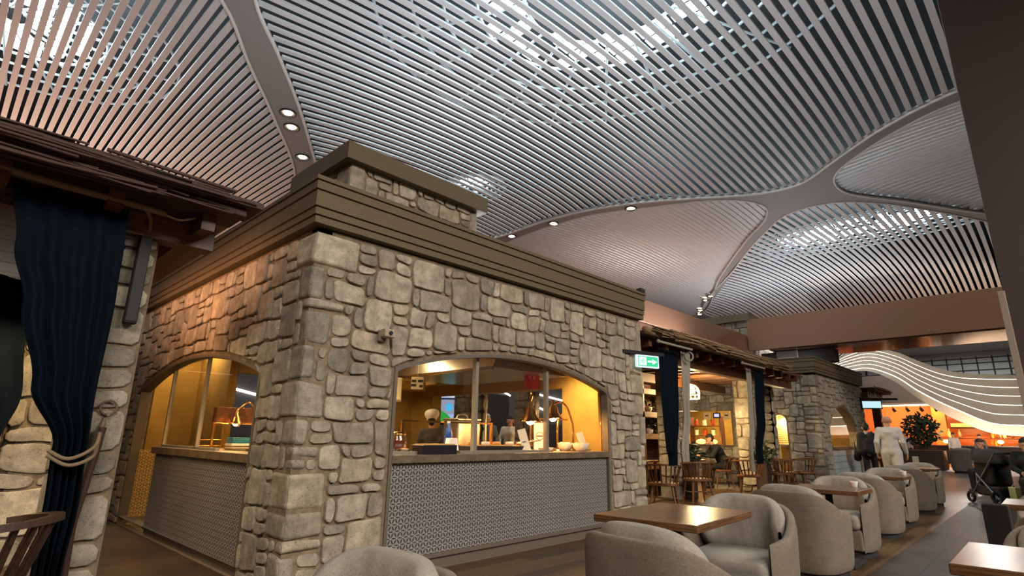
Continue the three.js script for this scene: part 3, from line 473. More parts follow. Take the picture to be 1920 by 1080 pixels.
// a square stone pillar: core and stones on the sides that can be seen
function stonePillar(label, x0, x1, z0, z1, H, seed, cell, small = 0, side = true, tones) {
  const t = thing('stone_pillar', label, 'pillar'), W = x1 - x0, Dp = z1 - z0;
  const f = add('front_face', bx(0, W, 0, H, -0.1, 0), M.mortar, t); f.position.set(x0, 0, z1); add('core', bx(x0 + 0.01, x1 - 0.01, 0, H, z0 + 0.01, z1 - 0.05), M.mortar, t);
  addStones(f, { W, H, seed, cell, maxW: 3, maxH: 3, jit: 0.22, gap: 0.01 }, small);
  if (side) { const s = add('side_face', bx(0, Dp, 0, H, -0.1, 0), M.mortar, t); s.position.set(x0, 0, z0); s.rotation.y = -Math.PI / 2; addStones(s, { W: Dp, H, seed: seed + 1, cell, maxW: 3, jit: 0.22, gap: 0.01 }, small); }
  return t;
}
function reeds(x0, x1, z, y, seed, n, len) {   // rough brushwood along a roof edge
  const R = RNG(seed), list = [];
  for (let i = 0; i < n; i++) { const L = len * (0.5 + R()), x = lerp(x0 + L / 2, x1 - L / 2 + 0.12 * R(), R()), yy = y + (R() - 0.5) * 0.07, zz = z + (R() - 0.35) * 0.12, q = [V3(x - L / 2, yy + (R() - 0.5) * 0.04, zz), V3(x, yy + (R() - 0.5) * 0.03, zz + (R() - 0.5) * 0.03), V3(x + L / 2, yy + (R() - 0.5) * 0.05, zz + (R() - 0.5) * 0.03)]; list.push(tube(q, 0.008 + 0.009 * R(), 5, 5)); }
  return list;
}
// ================================================================ LEFT PERGOLA
{
  const p = thing('pergola', 'dark timber pergola roof cut by the left edge, left of the nearest kiosk', 'pergola');
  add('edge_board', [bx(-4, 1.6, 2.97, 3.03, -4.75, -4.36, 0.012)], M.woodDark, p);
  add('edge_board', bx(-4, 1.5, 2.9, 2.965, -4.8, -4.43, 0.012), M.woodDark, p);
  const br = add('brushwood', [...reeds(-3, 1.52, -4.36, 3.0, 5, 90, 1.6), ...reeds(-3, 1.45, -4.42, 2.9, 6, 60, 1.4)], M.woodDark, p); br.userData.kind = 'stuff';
  add('front_beam', beam(V3(-4, 2.79, -4.95), V3(1.42, 2.79, -4.95), 0.16, 0.2), M.wood, p);
  for (let i = 0; i < 7; i++) { const x = 1.28 - i * 0.62; add('rafter', beam(V3(x, 2.84, -4.6), V3(x, 2.84, -9), 0.1, 0.14), M.wood, p); }
  for (let i = 0; i < 9; i++) add('deck_board', bx(-4, 1.5, 2.915, 2.95, -4.8 - i * 0.48 - 0.465, -4.8 - i * 0.48), M.wood, p);
  add('back_beam', beam(V3(-4, 2.75, -8.9), V3(1.4, 2.75, -8.9), 0.14, 0.2), M.wood, p);
  add('curtain_pole', [pole([V3(-1.5, 2.88, -4.62), V3(-0.1, 2.85, -4.62), V3(0.55, 2.83, -4.62), V3(0.98, 2.82, -4.62)], 0.024, 9), tube([V3(0.95, 2.82, -4.62), V3(1.08, 2.8, -4.62), V3(1.18, 2.84, -4.6)], 0.009, 12, 6), tube([V3(0.86, 2.82, -4.64), V3(0.93, 2.8, -4.8), V3(0.96, 2.68, -4.93)], 0.014, 12, 6)], M.reed, p);
  stonePillar('rough stone pillar with a black column speaker, beside the tied navy curtain', 0.74, 1.06, -5.5, -5.0, 2.9, 31, 0.15, 0);
  const sp = thing('column_speaker', 'slim black column loudspeaker fixed upright on the left stone pillar', 'loudspeaker', [0.945, 2.0, -4.92]);
  add('cabinet', box(0.085, 0.8, 0.075, 0, 0.4, 0, 0.012), M.black, sp); add('bracket', [box(0.03, 0.05, 0.08, 0, 0.15, -0.05), box(0.03, 0.05, 0.08, 0, 0.65, -0.05)], M.dark, sp); add('grille', box(0.07, 0.76, 0.01, 0, 0.4, 0.038), M.dark, sp);
  const c = curtain('curtain', 'wide navy curtain gathered by a rope at the left stone pillar', [[2.82, 0.12, 0.79], [2.4, 0.2, 0.81], [2.02, 0.31, 0.82], [1.5, 0.45, 0.81], [1.12, 0.63, 0.82], [0.72, 0.65, 0.84], [0.33, 0.66, 0.82], [0.02, 0.66, 0.83]], -4.72, 5, 0.055, M.navy, 3);
  const tb = add('tie_rope', [tube([V3(0.6, 1.09, -4.66), V3(0.7, 1.04, -4.6), V3(0.83, 1.1, -4.66), V3(0.9, 1.22, -4.9), V3(0.92, 1.3, -4.97)], 0.012, 30, 8), tube([V3(0.6, 1.06, -4.66), V3(0.71, 1.0, -4.6), V3(0.83, 1.04, -4.66), V3(0.9, 1.17, -4.9), V3(0.92, 1.29, -4.97)], 0.012, 30, 8), tube([V3(0.92, 1.29, -4.95), V3(0.9, 1.15, -4.93), V3(0.93, 1.02, -4.94)], 0.012, 16, 8)], M.rope, c);
  const hook = thing('wall_hook', 'iron ring hook holding the curtain rope on the left pillar', 'hook', [0.93, 1.38, -4.95]); add('ring', new THREE.TorusGeometry(0.05, 0.008, 8, 24), M.mortar, hook); add('peg', bar(V3(0, -0.05, -0.05), V3(0, -0.05, 0.03), 0.012), M.rope, hook);
  const bs = thing('driftwood_post', 'weathered brown timber post standing behind the navy curtain', 'post', [0.86, 0, -4.88]); add('trunk', pole([V3(0, 0, 0), V3(-0.02, 0.6, 0.02), V3(0.03, 1.05, 0), V3(0.045, 1.24, 0)], 0.026, 44), M.woodDark, bs);
  // deeper pier, second curtain and the dark room behind
  stonePillar('stone pier glowing yellow in lamplight behind the navy curtain', 0.55, 0.98, -7.4, -7.0, 2.75, 41, 0.14, 0);
  curtain('curtain', 'dark second curtain drawn aside at the far left edge', [[2.6, -0.6, 0.42], [2.0, -0.6, 0.54], [1.5, -0.4, 0.6], [1.1, -0.2, 0.52], [0.85, -0.2, 0.42], [0.4, -0.2, 0.4], [0.05, -0.2, 0.4]], -6.85, 5, 0.05, M.navy, 8);
  const w = struct('wall_pergola', 'dark wall at the back of the left pergola'); add('panel', bx(-6, 1.1, 0, 2.45, -9.3, -9.2), M.dark, w);
  const st = thing('light_strip', 'thin white light strip at the far left under the pergola roof', 'light'); add('diffuser', bx(-0.6, 0.75, 2.55, 2.575, -8.98, -8.94), M.glow('#fff1dd', 12), st);
  const pl = thing('pendant_lamp', 'tiny lit pendant lamp in the dark gap at the far left', 'lamp', [0.66, 1.9, -8.2]); add('shade', lathe([[0.02, 0.12], [0.05, 0.08], [0.07, 0]], 16), M.brass, pl); add('bulb', new THREE.SphereGeometry(0.025, 12, 8).translate(0, 0.01, 0), M.glow('#ffd27a', 25), pl); add('cord', bar(V3(0, 0.12, 0), V3(0, 0.85, 0), 0.004), M.black, pl);
  // warm lamps inside the pergola, out of sight behind the curtain
  for (const [x, z] of [[-0.8, -6.0], [0.75, -6.3]]) { const l = thing('pendant_lamp', x < 0 ? 'warm pendant lamp hidden by the navy curtain, nearer the edge' : 'warm pendant lamp hidden by the navy curtain, nearer the stone pier', 'lamp', [x, 2.2, z]); add('shade', lathe([[0.03, 0.2], [0.1, 0.14], [0.15, 0]], 20), M.brass, l); add('cord', bar(V3(0, 0.2, 0), V3(0, 0.7, 0), 0.005), M.black, l); add('bulb', new THREE.SphereGeometry(0.045, 14, 10).translate(0, 0.03, 0), M.glow('#ffcf80', 10), l); pointLight('pendant_lamp', COL.gold, LV.pergola * 0.6, V3(x, 2.23, z)); }
  // lamp under the roof end, that warms the upper side wall of the kiosk
  const dl = thing('roof_spot', 'small spot lamp under the right end of the left pergola', 'spotlight', [1.25, 2.74, -6.9]); add('can', cyl(0.035, 0.035, 0.09, 0, -0.06, 0), M.dark, dl); add('lens', cyl(0.028, 0.028, 0.012, 0, -0.065, 0), M.glow('#ffcf9a', 6), dl); spotLight('roof_spot', SRGB('#ffb27a'), LV.pergola * 0.5, V3(1.25, 2.66, -6.9), V3(2.3, 2.1, -7.2), 1.15, 1, 3);
  const le = thing('light_strip', 'added warm light strip hidden under the right end of the left pergola roof', 'light'); add('diffuser', bx(1.4, 1.42, 2.85, 2.88, -9, -5.4), M.glow('#ffb98a', 2), le); add('valance', bx(1.36, 1.49, 2.8, 2.84, -9, -5.38), M.wood, le); rectLight('light_strip', SRGB('#ffb27a'), LV.pergola * 3.2, 3.6, 0.1, V3(1.44, 2.865, -7.2), V3(2.6, 2.2, -7.2));  // strip and the board under it are added for a soft warm wash
}
// ================================================================ RIGHT PERGOLA
{
  const p = thing('pergola', 'timber pergola with a shaggy brushwood roof edge, between the two stone kiosks', 'pergola');
  for (let i = 0; i < 8; i++) add('deck_board', bx(7.7, 15.7, 2.8, 2.84, -4.5 - i * 0.55 - 0.53, -4.5 - i * 0.55), M.wood, p);
  add('edge_board', bx(7.56, 14.1, 2.8, 2.86, -4.75, -4.36, 0.01), M.woodDark, p); add('front_beam', beam(V3(7.56, 2.62, -4.85), V3(15.6, 2.62, -4.85), 0.16, 0.22), M.wood, p);
  for (let i = 0; i < 14; i++) { const x = 7.95 + i * 0.56; add('rafter', beam(V3(x, 2.73, -4.5), V3(x, 2.73, -8.9), 0.1, 0.13), M.wood, p); }
  add('cross_beam', beam(V3(7.6, 2.56, -6.6), V3(15.6, 2.56, -6.6), 0.14, 0.2), M.wood, p); add('back_beam', beam(V3(7.6, 2.56, -8.8), V3(15.6, 2.56, -8.8), 0.14, 0.2), M.wood, p);
  const b = add('brushwood', [...reeds(7.7, 14.2, -4.36, 2.93, 15, 190, 1.1), ...reeds(7.7, 14.1, -4.33, 2.84, 16, 120, 0.9)], M.reed, p); b.userData.kind = 'stuff';
  const R = RNG(77); for (let i = 0; i < 17; i++) { const x = 7.75 + i * 0.385; add('log_end', new THREE.CapsuleGeometry(0.055 + 0.015 * R(), 0.22, 4, 10).rotateZ(Math.PI / 2 + (R() - 0.5) * 0.25).rotateY((R() - 0.5) * 0.3).translate(x, 2.87 + (R() - 0.5) * 0.03, -4.4), M.reed, p); }
  for (const [a, c] of [[7.85, 9.0], [11.2, 12.4]]) { const r = thing('curtain_rod', a < 9 ? 'short pale curtain rod under the brushwood edge, nearer the exit sign' : 'short pale curtain rod under the brushwood edge, farther from the exit sign', 'curtain rod', [0, 0, 0]); add('rod', bar(V3(a, 2.71, -4.3), V3(c, 2.71, -4.3), 0.022), M.drape, r); add('finial', new THREE.SphereGeometry(0.032, 10, 8).translate(a, 2.71, -4.3), M.drape, r); }
  const ring = thing('curtain_ring', 'pale grommet ring at the top of the near navy curtain', 'ring', [9.0, 2.6, -4.36]); add('ring', new THREE.TorusGeometry(0.075, 0.018, 8, 20).rotateY(-0.6), M.drape, ring);
  curtain('curtain', 'navy curtain tied in beside the exit sign', [[2.68, 8.18, 8.86], [2.0, 8.2, 8.8], [1.5, 8.24, 8.74], [1.05, 8.3, 8.62], [0.92, 8.36, 8.6], [0.8, 8.36, 8.58]], -4.5, 4, 0.05, M.navy, 21);
  curtain('curtain', 'beige drape hanging right of the navy curtain by the exit sign', [[2.68, 8.9, 9.27], [1.6, 8.88, 9.1], [1.0, 8.72, 8.98], [0.85, 8.74, 8.98]], -4.46, 3, 0.04, M.drape, 22);
  curtain('curtain', 'beige drape hung on the far stone pier beyond the seated man', [[2.68, 11.8, 12.1], [1.5, 11.7, 12.0], [0.9, 11.6, 11.78], [0.6, 11.6, 11.8]], -4.48, 3, 0.04, M.drape, 23);
  curtain('curtain', 'narrow navy curtain hung between the two far stone piers', [[2.7, 12.1, 12.62], [1.6, 12.0, 12.4], [1.0, 11.85, 12.05], [0.75, 11.85, 12.02]], -4.42, 3, 0.05, M.navy, 24);
  stonePillar('stone pier behind the navy curtain and the plant shelf', 10.9, 11.2, -6.1, -5.77, 2.7, 51, 0.15);
  stonePillar('warm lit stone pier right of the seated man', 14.2, 14.4, -5.75, -5.35, 2.7, 52, 0.16);
  stonePillar('last stone pier of the pergola, before the far kiosk', 15.4, 15.62, -5.54, -5.26, 2.7, 53, 0.16);
  // plant shelf in the gap beside the kiosk
  const s = thing('plant_shelf', 'wooden shelf rack with plants in the gap under the exit sign', 'shelf'); for (const y of [0.55, 1.2, 1.68, 2.2]) add('shelf_board', bx(11.2, 12.5, y, y + 0.12, -7.1, -6.6), M.woodPale, s); add('upright', [bx(11.2, 11.26, 0, 2.5, -7.1, -6.6), bx(12.44, 12.5, 0, 2.5, -7.1, -6.6)], M.wood, s); add('back_panel', bx(11.2, 12.5, 0, 2.5, -7.14, -7.1), M.woodDark, s);
  let n = 0; for (const y of [1.32, 1.8]) { const f = thing('potted_plant', y > 1.5 ? 'leafy plant on the upper shelf of the rack under the exit sign' : 'leafy plant on the lower shelf of the rack under the exit sign', 'plant', [11.75, y, -6.8]); add('pot', lathe([[0, 0], [0.08, 0], [0.1, 0.12], [0.085, 0.12]], 16), M.white, f); const lf = add('foliage', leafBall(0.24, 90, 300 + n++, 0.09), M.leaf, f); lf.position.y = 0.22; }
  // pendant lamps
  const cg = thing('cage_lamp', 'glowing wire cage pendant hanging in the right pergola', 'lamp', [12.36, 2.12, -6]); { const w = []; for (let i = 0; i < 12; i++) { const a = (i / 12) * 6.283; w.push(tube([V3(Math.cos(a) * 0.19, 0, Math.sin(a) * 0.19), V3(Math.cos(a) * 0.19, 0.18, Math.sin(a) * 0.19), V3(Math.cos(a) * 0.13, 0.3, Math.sin(a) * 0.13), V3(0, 0.35, 0)], 0.007, 10, 5)); } for (const y of [0, 0.1, 0.2]) w.push(new THREE.TorusGeometry(0.19, 0.009, 6, 28).rotateX(Math.PI / 2).translate(0, y, 0)); add('wire_cage', w, M.cream, cg); add('bulb', new THREE.SphereGeometry(0.1, 16, 12).translate(0, 0.2, 0), M.glow('#ffd79a', 9), cg); add('cord', bar(V3(0, 0.35, 0), V3(0, 0.62, 0), 0.006), M.black, cg); pointLight('cage_lamp', COL.gold, LV.pergola * 2.4, V3(12.36, 2.32, -6)); }
  const dm = thing('dome_pendant', 'dark dome pendant lamp below the cage lamp', 'lamp', [13.1, 1.88, -6.5]); add('shade', lathe([[0.03, 0.26], [0.14, 0.22], [0.24, 0.1], [0.27, 0], [0.25, 0]], 24), M.black, dm); add('bulb', new THREE.SphereGeometry(0.07, 14, 10).translate(0, 0.03, 0), M.glow('#ffe0a8', 12), dm); add('cord', bar(V3(0, 0.26, 0), V3(0, 0.8, 0), 0.006), M.black, dm); pointLight('dome_pendant', COL.gold, LV.pergola * 1.6, V3(13.1, 1.86, -6.5));
  for (const [x, z] of [[9.6, -7.2]]) { const l = thing('pendant_lamp', 'warm pendant lamp deep in the right pergola behind the curtain', 'lamp', [x, 2.1, z]); add('shade', lathe([[0.03, 0.2], [0.1, 0.14], [0.15, 0]], 20), M.brass, l); add('cord', bar(V3(0, 0.2, 0), V3(0, 0.6, 0), 0.005), M.black, l); add('bulb', new THREE.SphereGeometry(0.045, 14, 10).translate(0, 0.03, 0), M.glow('#ffcf80', 10), l); pointLight('pendant_lamp', COL.gold, LV.pergola * 1.6, V3(x, 2.13, z)); }
  // exit sign on a black bracket
  T.exit = canvasTex(384, 256, (c, w, h) => {
    c.fillStyle = '#1f9f6c'; c.fillRect(0, 0, w, h); c.fillStyle = '#eafff6'; c.fillRect(20, 26, 140, 204);
    c.fillStyle = '#1f9f6c'; c.beginPath(); c.arc(104, 62, 15, 0, 7); c.fill(); c.lineWidth = 17; c.lineCap = 'round'; c.strokeStyle = '#1f9f6c';
    c.beginPath(); c.moveTo(98, 88); c.lineTo(82, 138); c.lineTo(110, 164); c.lineTo(100, 206); c.moveTo(82, 138); c.lineTo(66, 174); c.lineTo(38, 182); c.moveTo(96, 94); c.lineTo(126, 112); c.lineTo(142, 98); c.moveTo(94, 94); c.lineTo(66, 104); c.lineTo(58, 130); c.stroke();
    c.fillStyle = '#eafff6'; c.beginPath(); c.moveTo(186, 108); c.lineTo(278, 108); c.lineTo(278, 62); c.lineTo(366, 128); c.lineTo(278, 194); c.lineTo(278, 148); c.lineTo(186, 148); c.fill();
  });
  const e = thing('exit_sign', 'lit green exit sign with running figure and arrow on a black bracket', 'sign', [7.47, 2.27, -4.3], -0.32);
  add('bracket', bx(-0.55, 0.33, 0.17, 0.225, -0.03, 0.03, 0.006), M.black, e); add('housing', box(0.44, 0.19, 0.045, 0.0, 0.075, 0, 0.008), std({ color: SRGB('#d8f0f2'), emissive: SRGB('#cfeff5'), emissiveIntensity: 0.7 }), e);
  add('sign_face', new THREE.PlaneGeometry(0.39, 0.15).translate(0.0, 0.075, 0.0235), std({ map: T.exit, emissiveMap: T.exit, emissive: 0xffffff, emissiveIntensity: 1.3, roughness: 0.4 }), e);
}
// ================================================================ small roof and screen beyond the far kiosk
{
  const p = thing('pergola', 'small timber roof end jutting out beyond the far kiosk, over the walkers', 'pergola'); add('edge_board', bx(21.9, 24.6, 2.88, 2.98, -6.2, -4.1, 0.02), M.woodDark, p); const b = add('brushwood', reeds(21.9, 24.7, -4.1, 2.98, 25, 40, 0.9), M.reed, p); b.userData.kind = 'stuff'; add('front_beam', beam(V3(21.9, 2.75, -4.4), V3(24.2, 2.75, -4.4), 0.16, 0.2), M.wood, p); for (let i = 0; i < 4; i++) add('rafter', beam(V3(22.2 + i * 0.6, 2.82, -4.3), V3(22.2 + i * 0.6, 2.82, -6.1), 0.1, 0.12), M.wood, p); add('post', bx(23.6, 23.85, 0, 2.66, -4.6, -4.35, 0.01), M.wood, p); add('corner_post', bx(22.0, 22.2, 0, 2.66, -6.0, -5.8, 0.01), M.woodPale, p);
  const e = thing('info_screen', 'small pale blue lit screen on a black bracket beyond the far kiosk', 'screen', [21.6, 2.15, -4.2], -1.0); add('housing', box(0.62, 0.28, 0.06, 0, 0.24, 0, 0.01), M.black, e); add('screen', new THREE.PlaneGeometry(0.56, 0.22).translate(0, 0.24, 0.032), M.glow('#bfe6f2', 1.1), e); add('bracket', bx(-0.6, 0.8, 0.39, 0.45, -0.03, 0.03, 0.006), M.black, e);
}
// ================================================================ bronze canopy: two deep fascias that meet at the far chimney, and the broad brown column
{
  const b = thing('bronze_beam', 'brown bronze fascia beam running away behind the kiosk towards the far chimney', 'beam');
  add('fascia', bx(10.5, 17.95, 3.9, 4.48, -6.75, -6.65, 0.01), M.bronze, b); add('underside', bx(10.5, 17.95, 3.87, 3.91, -7.4, -6.66), M.bronzeGloss, b);
  const c = thing('bronze_beam', 'wide brown bronze beam with a mirror-like underside, from the far chimney to the brown column', 'beam');
  add('fascia', bx(17.9, 18.0, 3.96, 4.98, -6.62, 3, 0.01), M.bronze, c); add('underside', bx(17.92, 20.0, 3.92, 3.965, -6.0, 3), M.bronzeGloss, c); add('back_fascia', bx(19.9, 20.0, 3.965, 4.9, -6.0, 3), M.bronze, c);
  const d = thing('ceiling_duct', 'dark boxed duct hanging over the far kiosk roof under the bronze beam', 'duct'); add('casing', bx(18.3, 18.8, 3.5, 3.9, -6.4, -4.3, 0.02), M.dark, d); add('grey_panel', bx(18.22, 18.3, 3.62, 3.9, -5.9, -5.3), M.rib, d); add('vent', bx(18.2, 18.23, 3.64, 3.7, -5.85, -5.35), M.rim, d);
  const q = thing('column', 'massive plain brown column filling the right edge from floor to ceiling', 'column');
  add('shaft', bx(11.5, 12.1, 0, RIB_Y + 0.1, -0.2, 4, 0.012), M.column, q); add('edge_strip', bx(11.46, 11.52, 0, 3.56, -0.27, -0.18, 0.006), std({ color: SRGB('#a09080'), roughness: 0.35, metalness: 0.3 }), q);
}
// ================================================================ rolling wave canopy with inlaid light lines, far right
{
  const Z = {   // z and y of the upper edge, the first and the last light line and the lower edge
    0: [41, [[-9.83, 6.36], [-8.83, 6.8], [-7.6, 7.03], [-6.23, 6.6], [-5.23, 5.99], [-4.27, 5.46], [-3.33, 5.12], [-1.94, 4.94], [-0.82, 4.84], [0.21, 4.77], [2.5, 4.8]]],
    1: [40, [[-9.61, 6.03], [-8.64, 6.47], [-7.44, 6.69], [-6.11, 6.21], [-5.14, 5.59], [-4.21, 5.06], [-3.29, 4.76], [-1.93, 4.6], [-0.84, 4.53], [0.17, 4.47], [2.5, 4.5]]],
    6: [35, [[-8.47, 4.98], [-7.66, 5.02], [-6.64, 5.06], [-5.5, 4.53], [-4.68, 3.8], [-3.89, 3.21], [-3.12, 2.73], [-2.02, 2.14], [-1.08, 2.04], [-0.21, 2.01], [2, 2.05]]],
    7: [34.6, [[-8.49, 4.78], [-7.69, 4.84], [-6.66, 4.86], [-5.54, 4.25], [-4.74, 3.43], [-3.96, 2.74], [-3.2, 2.22], [-2.1, 1.67], [-1.17, 1.54], [-0.3, 1.52], [2, 1.55]]],
  };
  const cv = {}; for (const k in Z) cv[k] = new THREE.CatmullRomCurve3(Z[k][1].map(([z, y]) => V3(Z[k][0], y, z)), false, 'centripetal');
  const line = (s) => (u) => { if (s < 1) return cv[0].getPoint(u).lerp(cv[1].getPoint(u), s); if (s > 6) return cv[6].getPoint(u).lerp(cv[7].getPoint(u), s - 6); return cv[1].getPoint(u).lerp(cv[6].getPoint(u), (s - 1) / 5); };
  const w = thing('wave_canopy', 'rolling wave-shaped brown canopy inlaid with bright light lines, far right', 'canopy');
  const skin = std({ color: SRGB('#9c8873'), roughness: 0.6 });
  add('skin', gridGeo(90, 28, (u, v) => { const p = line(v * 7)(u); return [p.x, p.y, p.z]; }), std({ color: SRGB('#b7a28a'), roughness: 0.6, side: THREE.DoubleSide }), w);
  add('edge', gridGeo(90, 2, (u, v) => { const p = line(7)(u); return [p.x + v * 0.5, p.y + v * 0.12, p.z]; }), skin, w);
  for (let s = 1; s <= 6; s++) { const p = []; for (let i = 0; i <= 60; i++) p.push(line(s)(i / 60).add(V3(-0.03, -0.02, 0))); add('light_line', tube(p, 0.018, 120, 6), M.glow('#fff0dc', LV.led), w); }
  for (const [z, y] of [[-7, 5.2], [-3.2, 3.0], [-1.3, 2.4]]) { const f = thing('spotlight', 'added slim floor spotlight brightening the ' + (z < -6 ? 'crest' : z < -2 ? 'slope' : 'trough') + ' of the wave canopy', 'spotlight', [32.2, 0, z]); add('can', cyl(0.08, 0.1, 0.25, 0, 0.02, 0), M.black, f); add('lens', cyl(0.08, 0.08, 0.01, 0, 0.27, 0), M.glow('#ffe9d0', 3), f); spotLight('spotlight', SRGB('#ffe9d6'), 260, V3(32.2, 0.32, z), V3(37.5, y + 0.6, z), 0.7, 1, 6); }  // floor spots added only to brighten the canopy skin
  // pale slats where the canopy starts, above the far kiosk roof
  for (let i = 0; i < 9; i++) add('slat', bar(V3(40.5, 6.3 + i * 0.02, -10 + i * 0.2), V3(40.5, 6.75, -9.6 + i * 0.24), 0.03), M.rim, w);
}
{
  // grey wall under the wave, then the amber bar
  const w = struct('wall_bar', 'dark grey wall over the amber bar'); add('panel', bx(42, 42.4, 3.55, 5.3, -12, -3.5), std({ color: SRGB('#57534f'), roughness: 0.8 }), w);
  const o = struct('wall_amber', 'amber lit back wall of the bar'); add('panel', bx(45.8, 46.1, 0, 3.6, -16, 8), std({ color: SRGB('#c98a55'), roughness: 0.7 }), o); add('pier', bx(43.8, 44.6, 0, 3.55, -5.35, -4.7), std({ color: SRGB('#c98a55'), roughness: 0.6 }), o);
  const l = thing('light_strip', 'long amber light strip along the top of the bar wall', 'light'); add('diffuser', bx(43.2, 43.3, 3.42, 3.5, -8.6, -4.7), M.glow('#ffb066', 9), l);
  rectLight('light_strip', COL.amber, LV.bar * 36, 3.9, 0.12, V3(43.33, 3.44, -6.65), V3(45.9, 1.6, -6.2)); rectLight('light_strip', COL.amber, LV.bar * 18, 3.9, 0.12, V3(43.17, 3.44, -6.65), V3(40, 0, -6.2));
  for (let i = 0; i < 4; i++) { const z = -7.2 + i * 0.72, t = thing('track_spot', 'small black track spotlight hanging before the amber wall', 'spotlight', [42.9, 3.2, z], 0, 'track spotlights over the bar'); add('can', bar(V3(0, 0.08, 0), V3(0.02, -0.14, 0.12), 0.08, 0.1, 12), M.black, t); add('arm', bar(V3(0, 0.08, 0), V3(0, 0.22, 0), 0.02), M.black, t); }
  // shelves with hidden amber lights
  for (const [z0, z1, y, w] of [[-4.55, -3.3, 2.05, 'left'], [-3.15, -1.8, 2.05, 'middle'], [-1.7, -0.2, 1.95, 'right'], [-4.0, -2.6, 2.75, 'upper']]) {
    const s = thing('back_bar_shelf', w + ' amber lit shelf of the back bar below the wave canopy', 'shelf'); add('shelf_board', bx(43.6, 44.3, y, y + 0.06, z0, z1), M.dark, s); add('light_strip', bx(43.9, 44.1, y + 0.1, y + 0.3, z0 + 0.05, z1 - 0.05), M.glow('#ff9a3c', 4), s);
  }
  const R = RNG(5); const glassM = [SRGB('#d8a050'), SRGB('#8a5a2a'), SRGB('#e8d8c0'), SRGB('#6b3a1a')].map((c) => std({ color: c, roughness: 0.2 }));
  const bt = thing('bottle', 'small bottle on the amber back bar', 'bottle', [43.7, 1.05, -4.4], 0, 'bottles and glasses on the amber back bar'); add('glass', lathe([[0, 0], [0.06, 0], [0.06, 0.2], [0.025, 0.28], [0.025, 0.36], [0, 0.36]], 10), glassM[0], bt);
  for (let i = 0; i < 26; i++) { const c = copyOf(bt, [43.7 + 0.2 * R(), R() > 0.5 ? 1.05 : 1.5, -8.2 + R() * 7.6], 0); c.scale.setScalar(0.8 + 0.7 * R()); c.children[0].material = glassM[i % 4]; }
  const ct = thing('bar_counter', 'long dark bar counter with lit front under the amber shelves', 'counter'); add('body', bx(43.2, 44.2, 0, 1.0, -9, 1), M.woodDark, ct); add('top', bx(43.1, 44.3, 1.0, 1.06, -9, 1), M.woodTop, ct); add('step_shelf', bx(43.6, 44.3, 1.44, 1.48, -9, 0), M.woodDark, ct);
  const lampP = thing('table_lamp', 'small round amber lamp glowing on the bar counter', 'lamp', [43.3, 1.06, -4.8], 0, 'amber lamps on the bar'); add('base', cyl(0.1, 0.05, 0.12, 0, 0, 0, 12), M.brass, lampP); add('shade', new THREE.SphereGeometry(0.16, 16, 10).scale(1, 0.7, 1).translate(0, 0.22, 0), M.glow('#ffc27a', 5), lampP);
  for (const z of [-3.2, -2.3, -7.2, -6.6, -0.9]) copyOf(lampP, [43.3, 1.06, z], 0);
  for (const z of [-4.8, -3.2, -2.3, -0.9]) pointLight('table_lamp', COL.amber, 9, V3(43.3, 1.28, z), 6);
  // tree in a planter
  const t = thing('potted_tree', 'dark leafy tree in a big planter before the amber bar wall', 'tree', [33, 0, -4.55]);
  add('planter', bx(-0.7, 0.7, 0, 0.85, -0.75, 0.75, 0.03), M.woodDark, t); add('planter_sign', box(0.02, 0.35, 0.24, -0.71, 0.4, -0.3), M.cream, t); add('trunk', tube([V3(0, 0.8, 0), V3(0.05, 1.2, 0.04), V3(0, 1.7, 0)], 0.04, 10, 8), M.woodDark, t); const f = add('foliage', leafBall(0.72, 700, 71, 0.2, 1.1), M.leaf, t); f.position.y = 1.75;
  // far blue-grey gallery and lit coffers beyond the bronze beam
  const g = struct('wall_gallery', 'blue grey upper gallery wall far beyond'); add('panel', bx(72, 72.4, 3, 10, -26, 12), std({ color: SRGB('#8d979b'), roughness: 0.7 }), g);
  for (const y of [7.6, 8.2, 8.9, 9.4]) add('rail', bx(71.8, 72, y, y + 0.08, -26, 12), M.dark, g); for (let i = 0; i < 14; i++) add('post', bx(71.85, 72, 7.4, 9.6, -14 + i * 1.2, -13.9 + i * 1.2), M.roof, g);
  for (const [x, z, rx, rz, s] of [[66, -10.3, 6, 2.6, 'left'], [67.5, -2.6, 5.5, 2.6, 'right']]) { const c = thing('ceiling_light', s + ' peach oval of a distant vault with painted glow, far beyond the bronze beam', 'ceiling light', [x, RIB_Y - 0.12, z]); const sh = new THREE.Shape(); sh.absellipse(0, 0, rx, rz, 0, 6.2832); add('diffuser', new THREE.ExtrudeGeometry(sh, { depth: 0.1, bevelEnabled: false, curveSegments: 32 }).rotateX(-Math.PI / 2), M.glow('#f5cdb0', 0.75), c); }  // lit surface of a far vault, its brightness put in as emission
  // unseen fill lamps added to brighten the walkway, the canopy and the far gallery
  for (const [x, z] of [[30, 4], [62, -5]]) { const c = thing('ceiling_light', x < 40 ? 'added round fill lamp over the walkway, hidden by the brown column' : 'added round fill lamp far beyond the bar', 'ceiling light', [x, RIB_Y - 0.1, z]); add('diffuser', cyl(1.2, 1.2, 0.08, 0, 0, 0, 32), M.glow('#ffeedd', 2), c); const l = rectLight('ceiling_light', COL.hall, LV.hall * (x < 40 ? 1 : 14), 2, 2, V3(x, RIB_Y - 0.12, z), V3(x, 0, z)); l.rotation.set(-Math.PI / 2, 0, 0); }
}
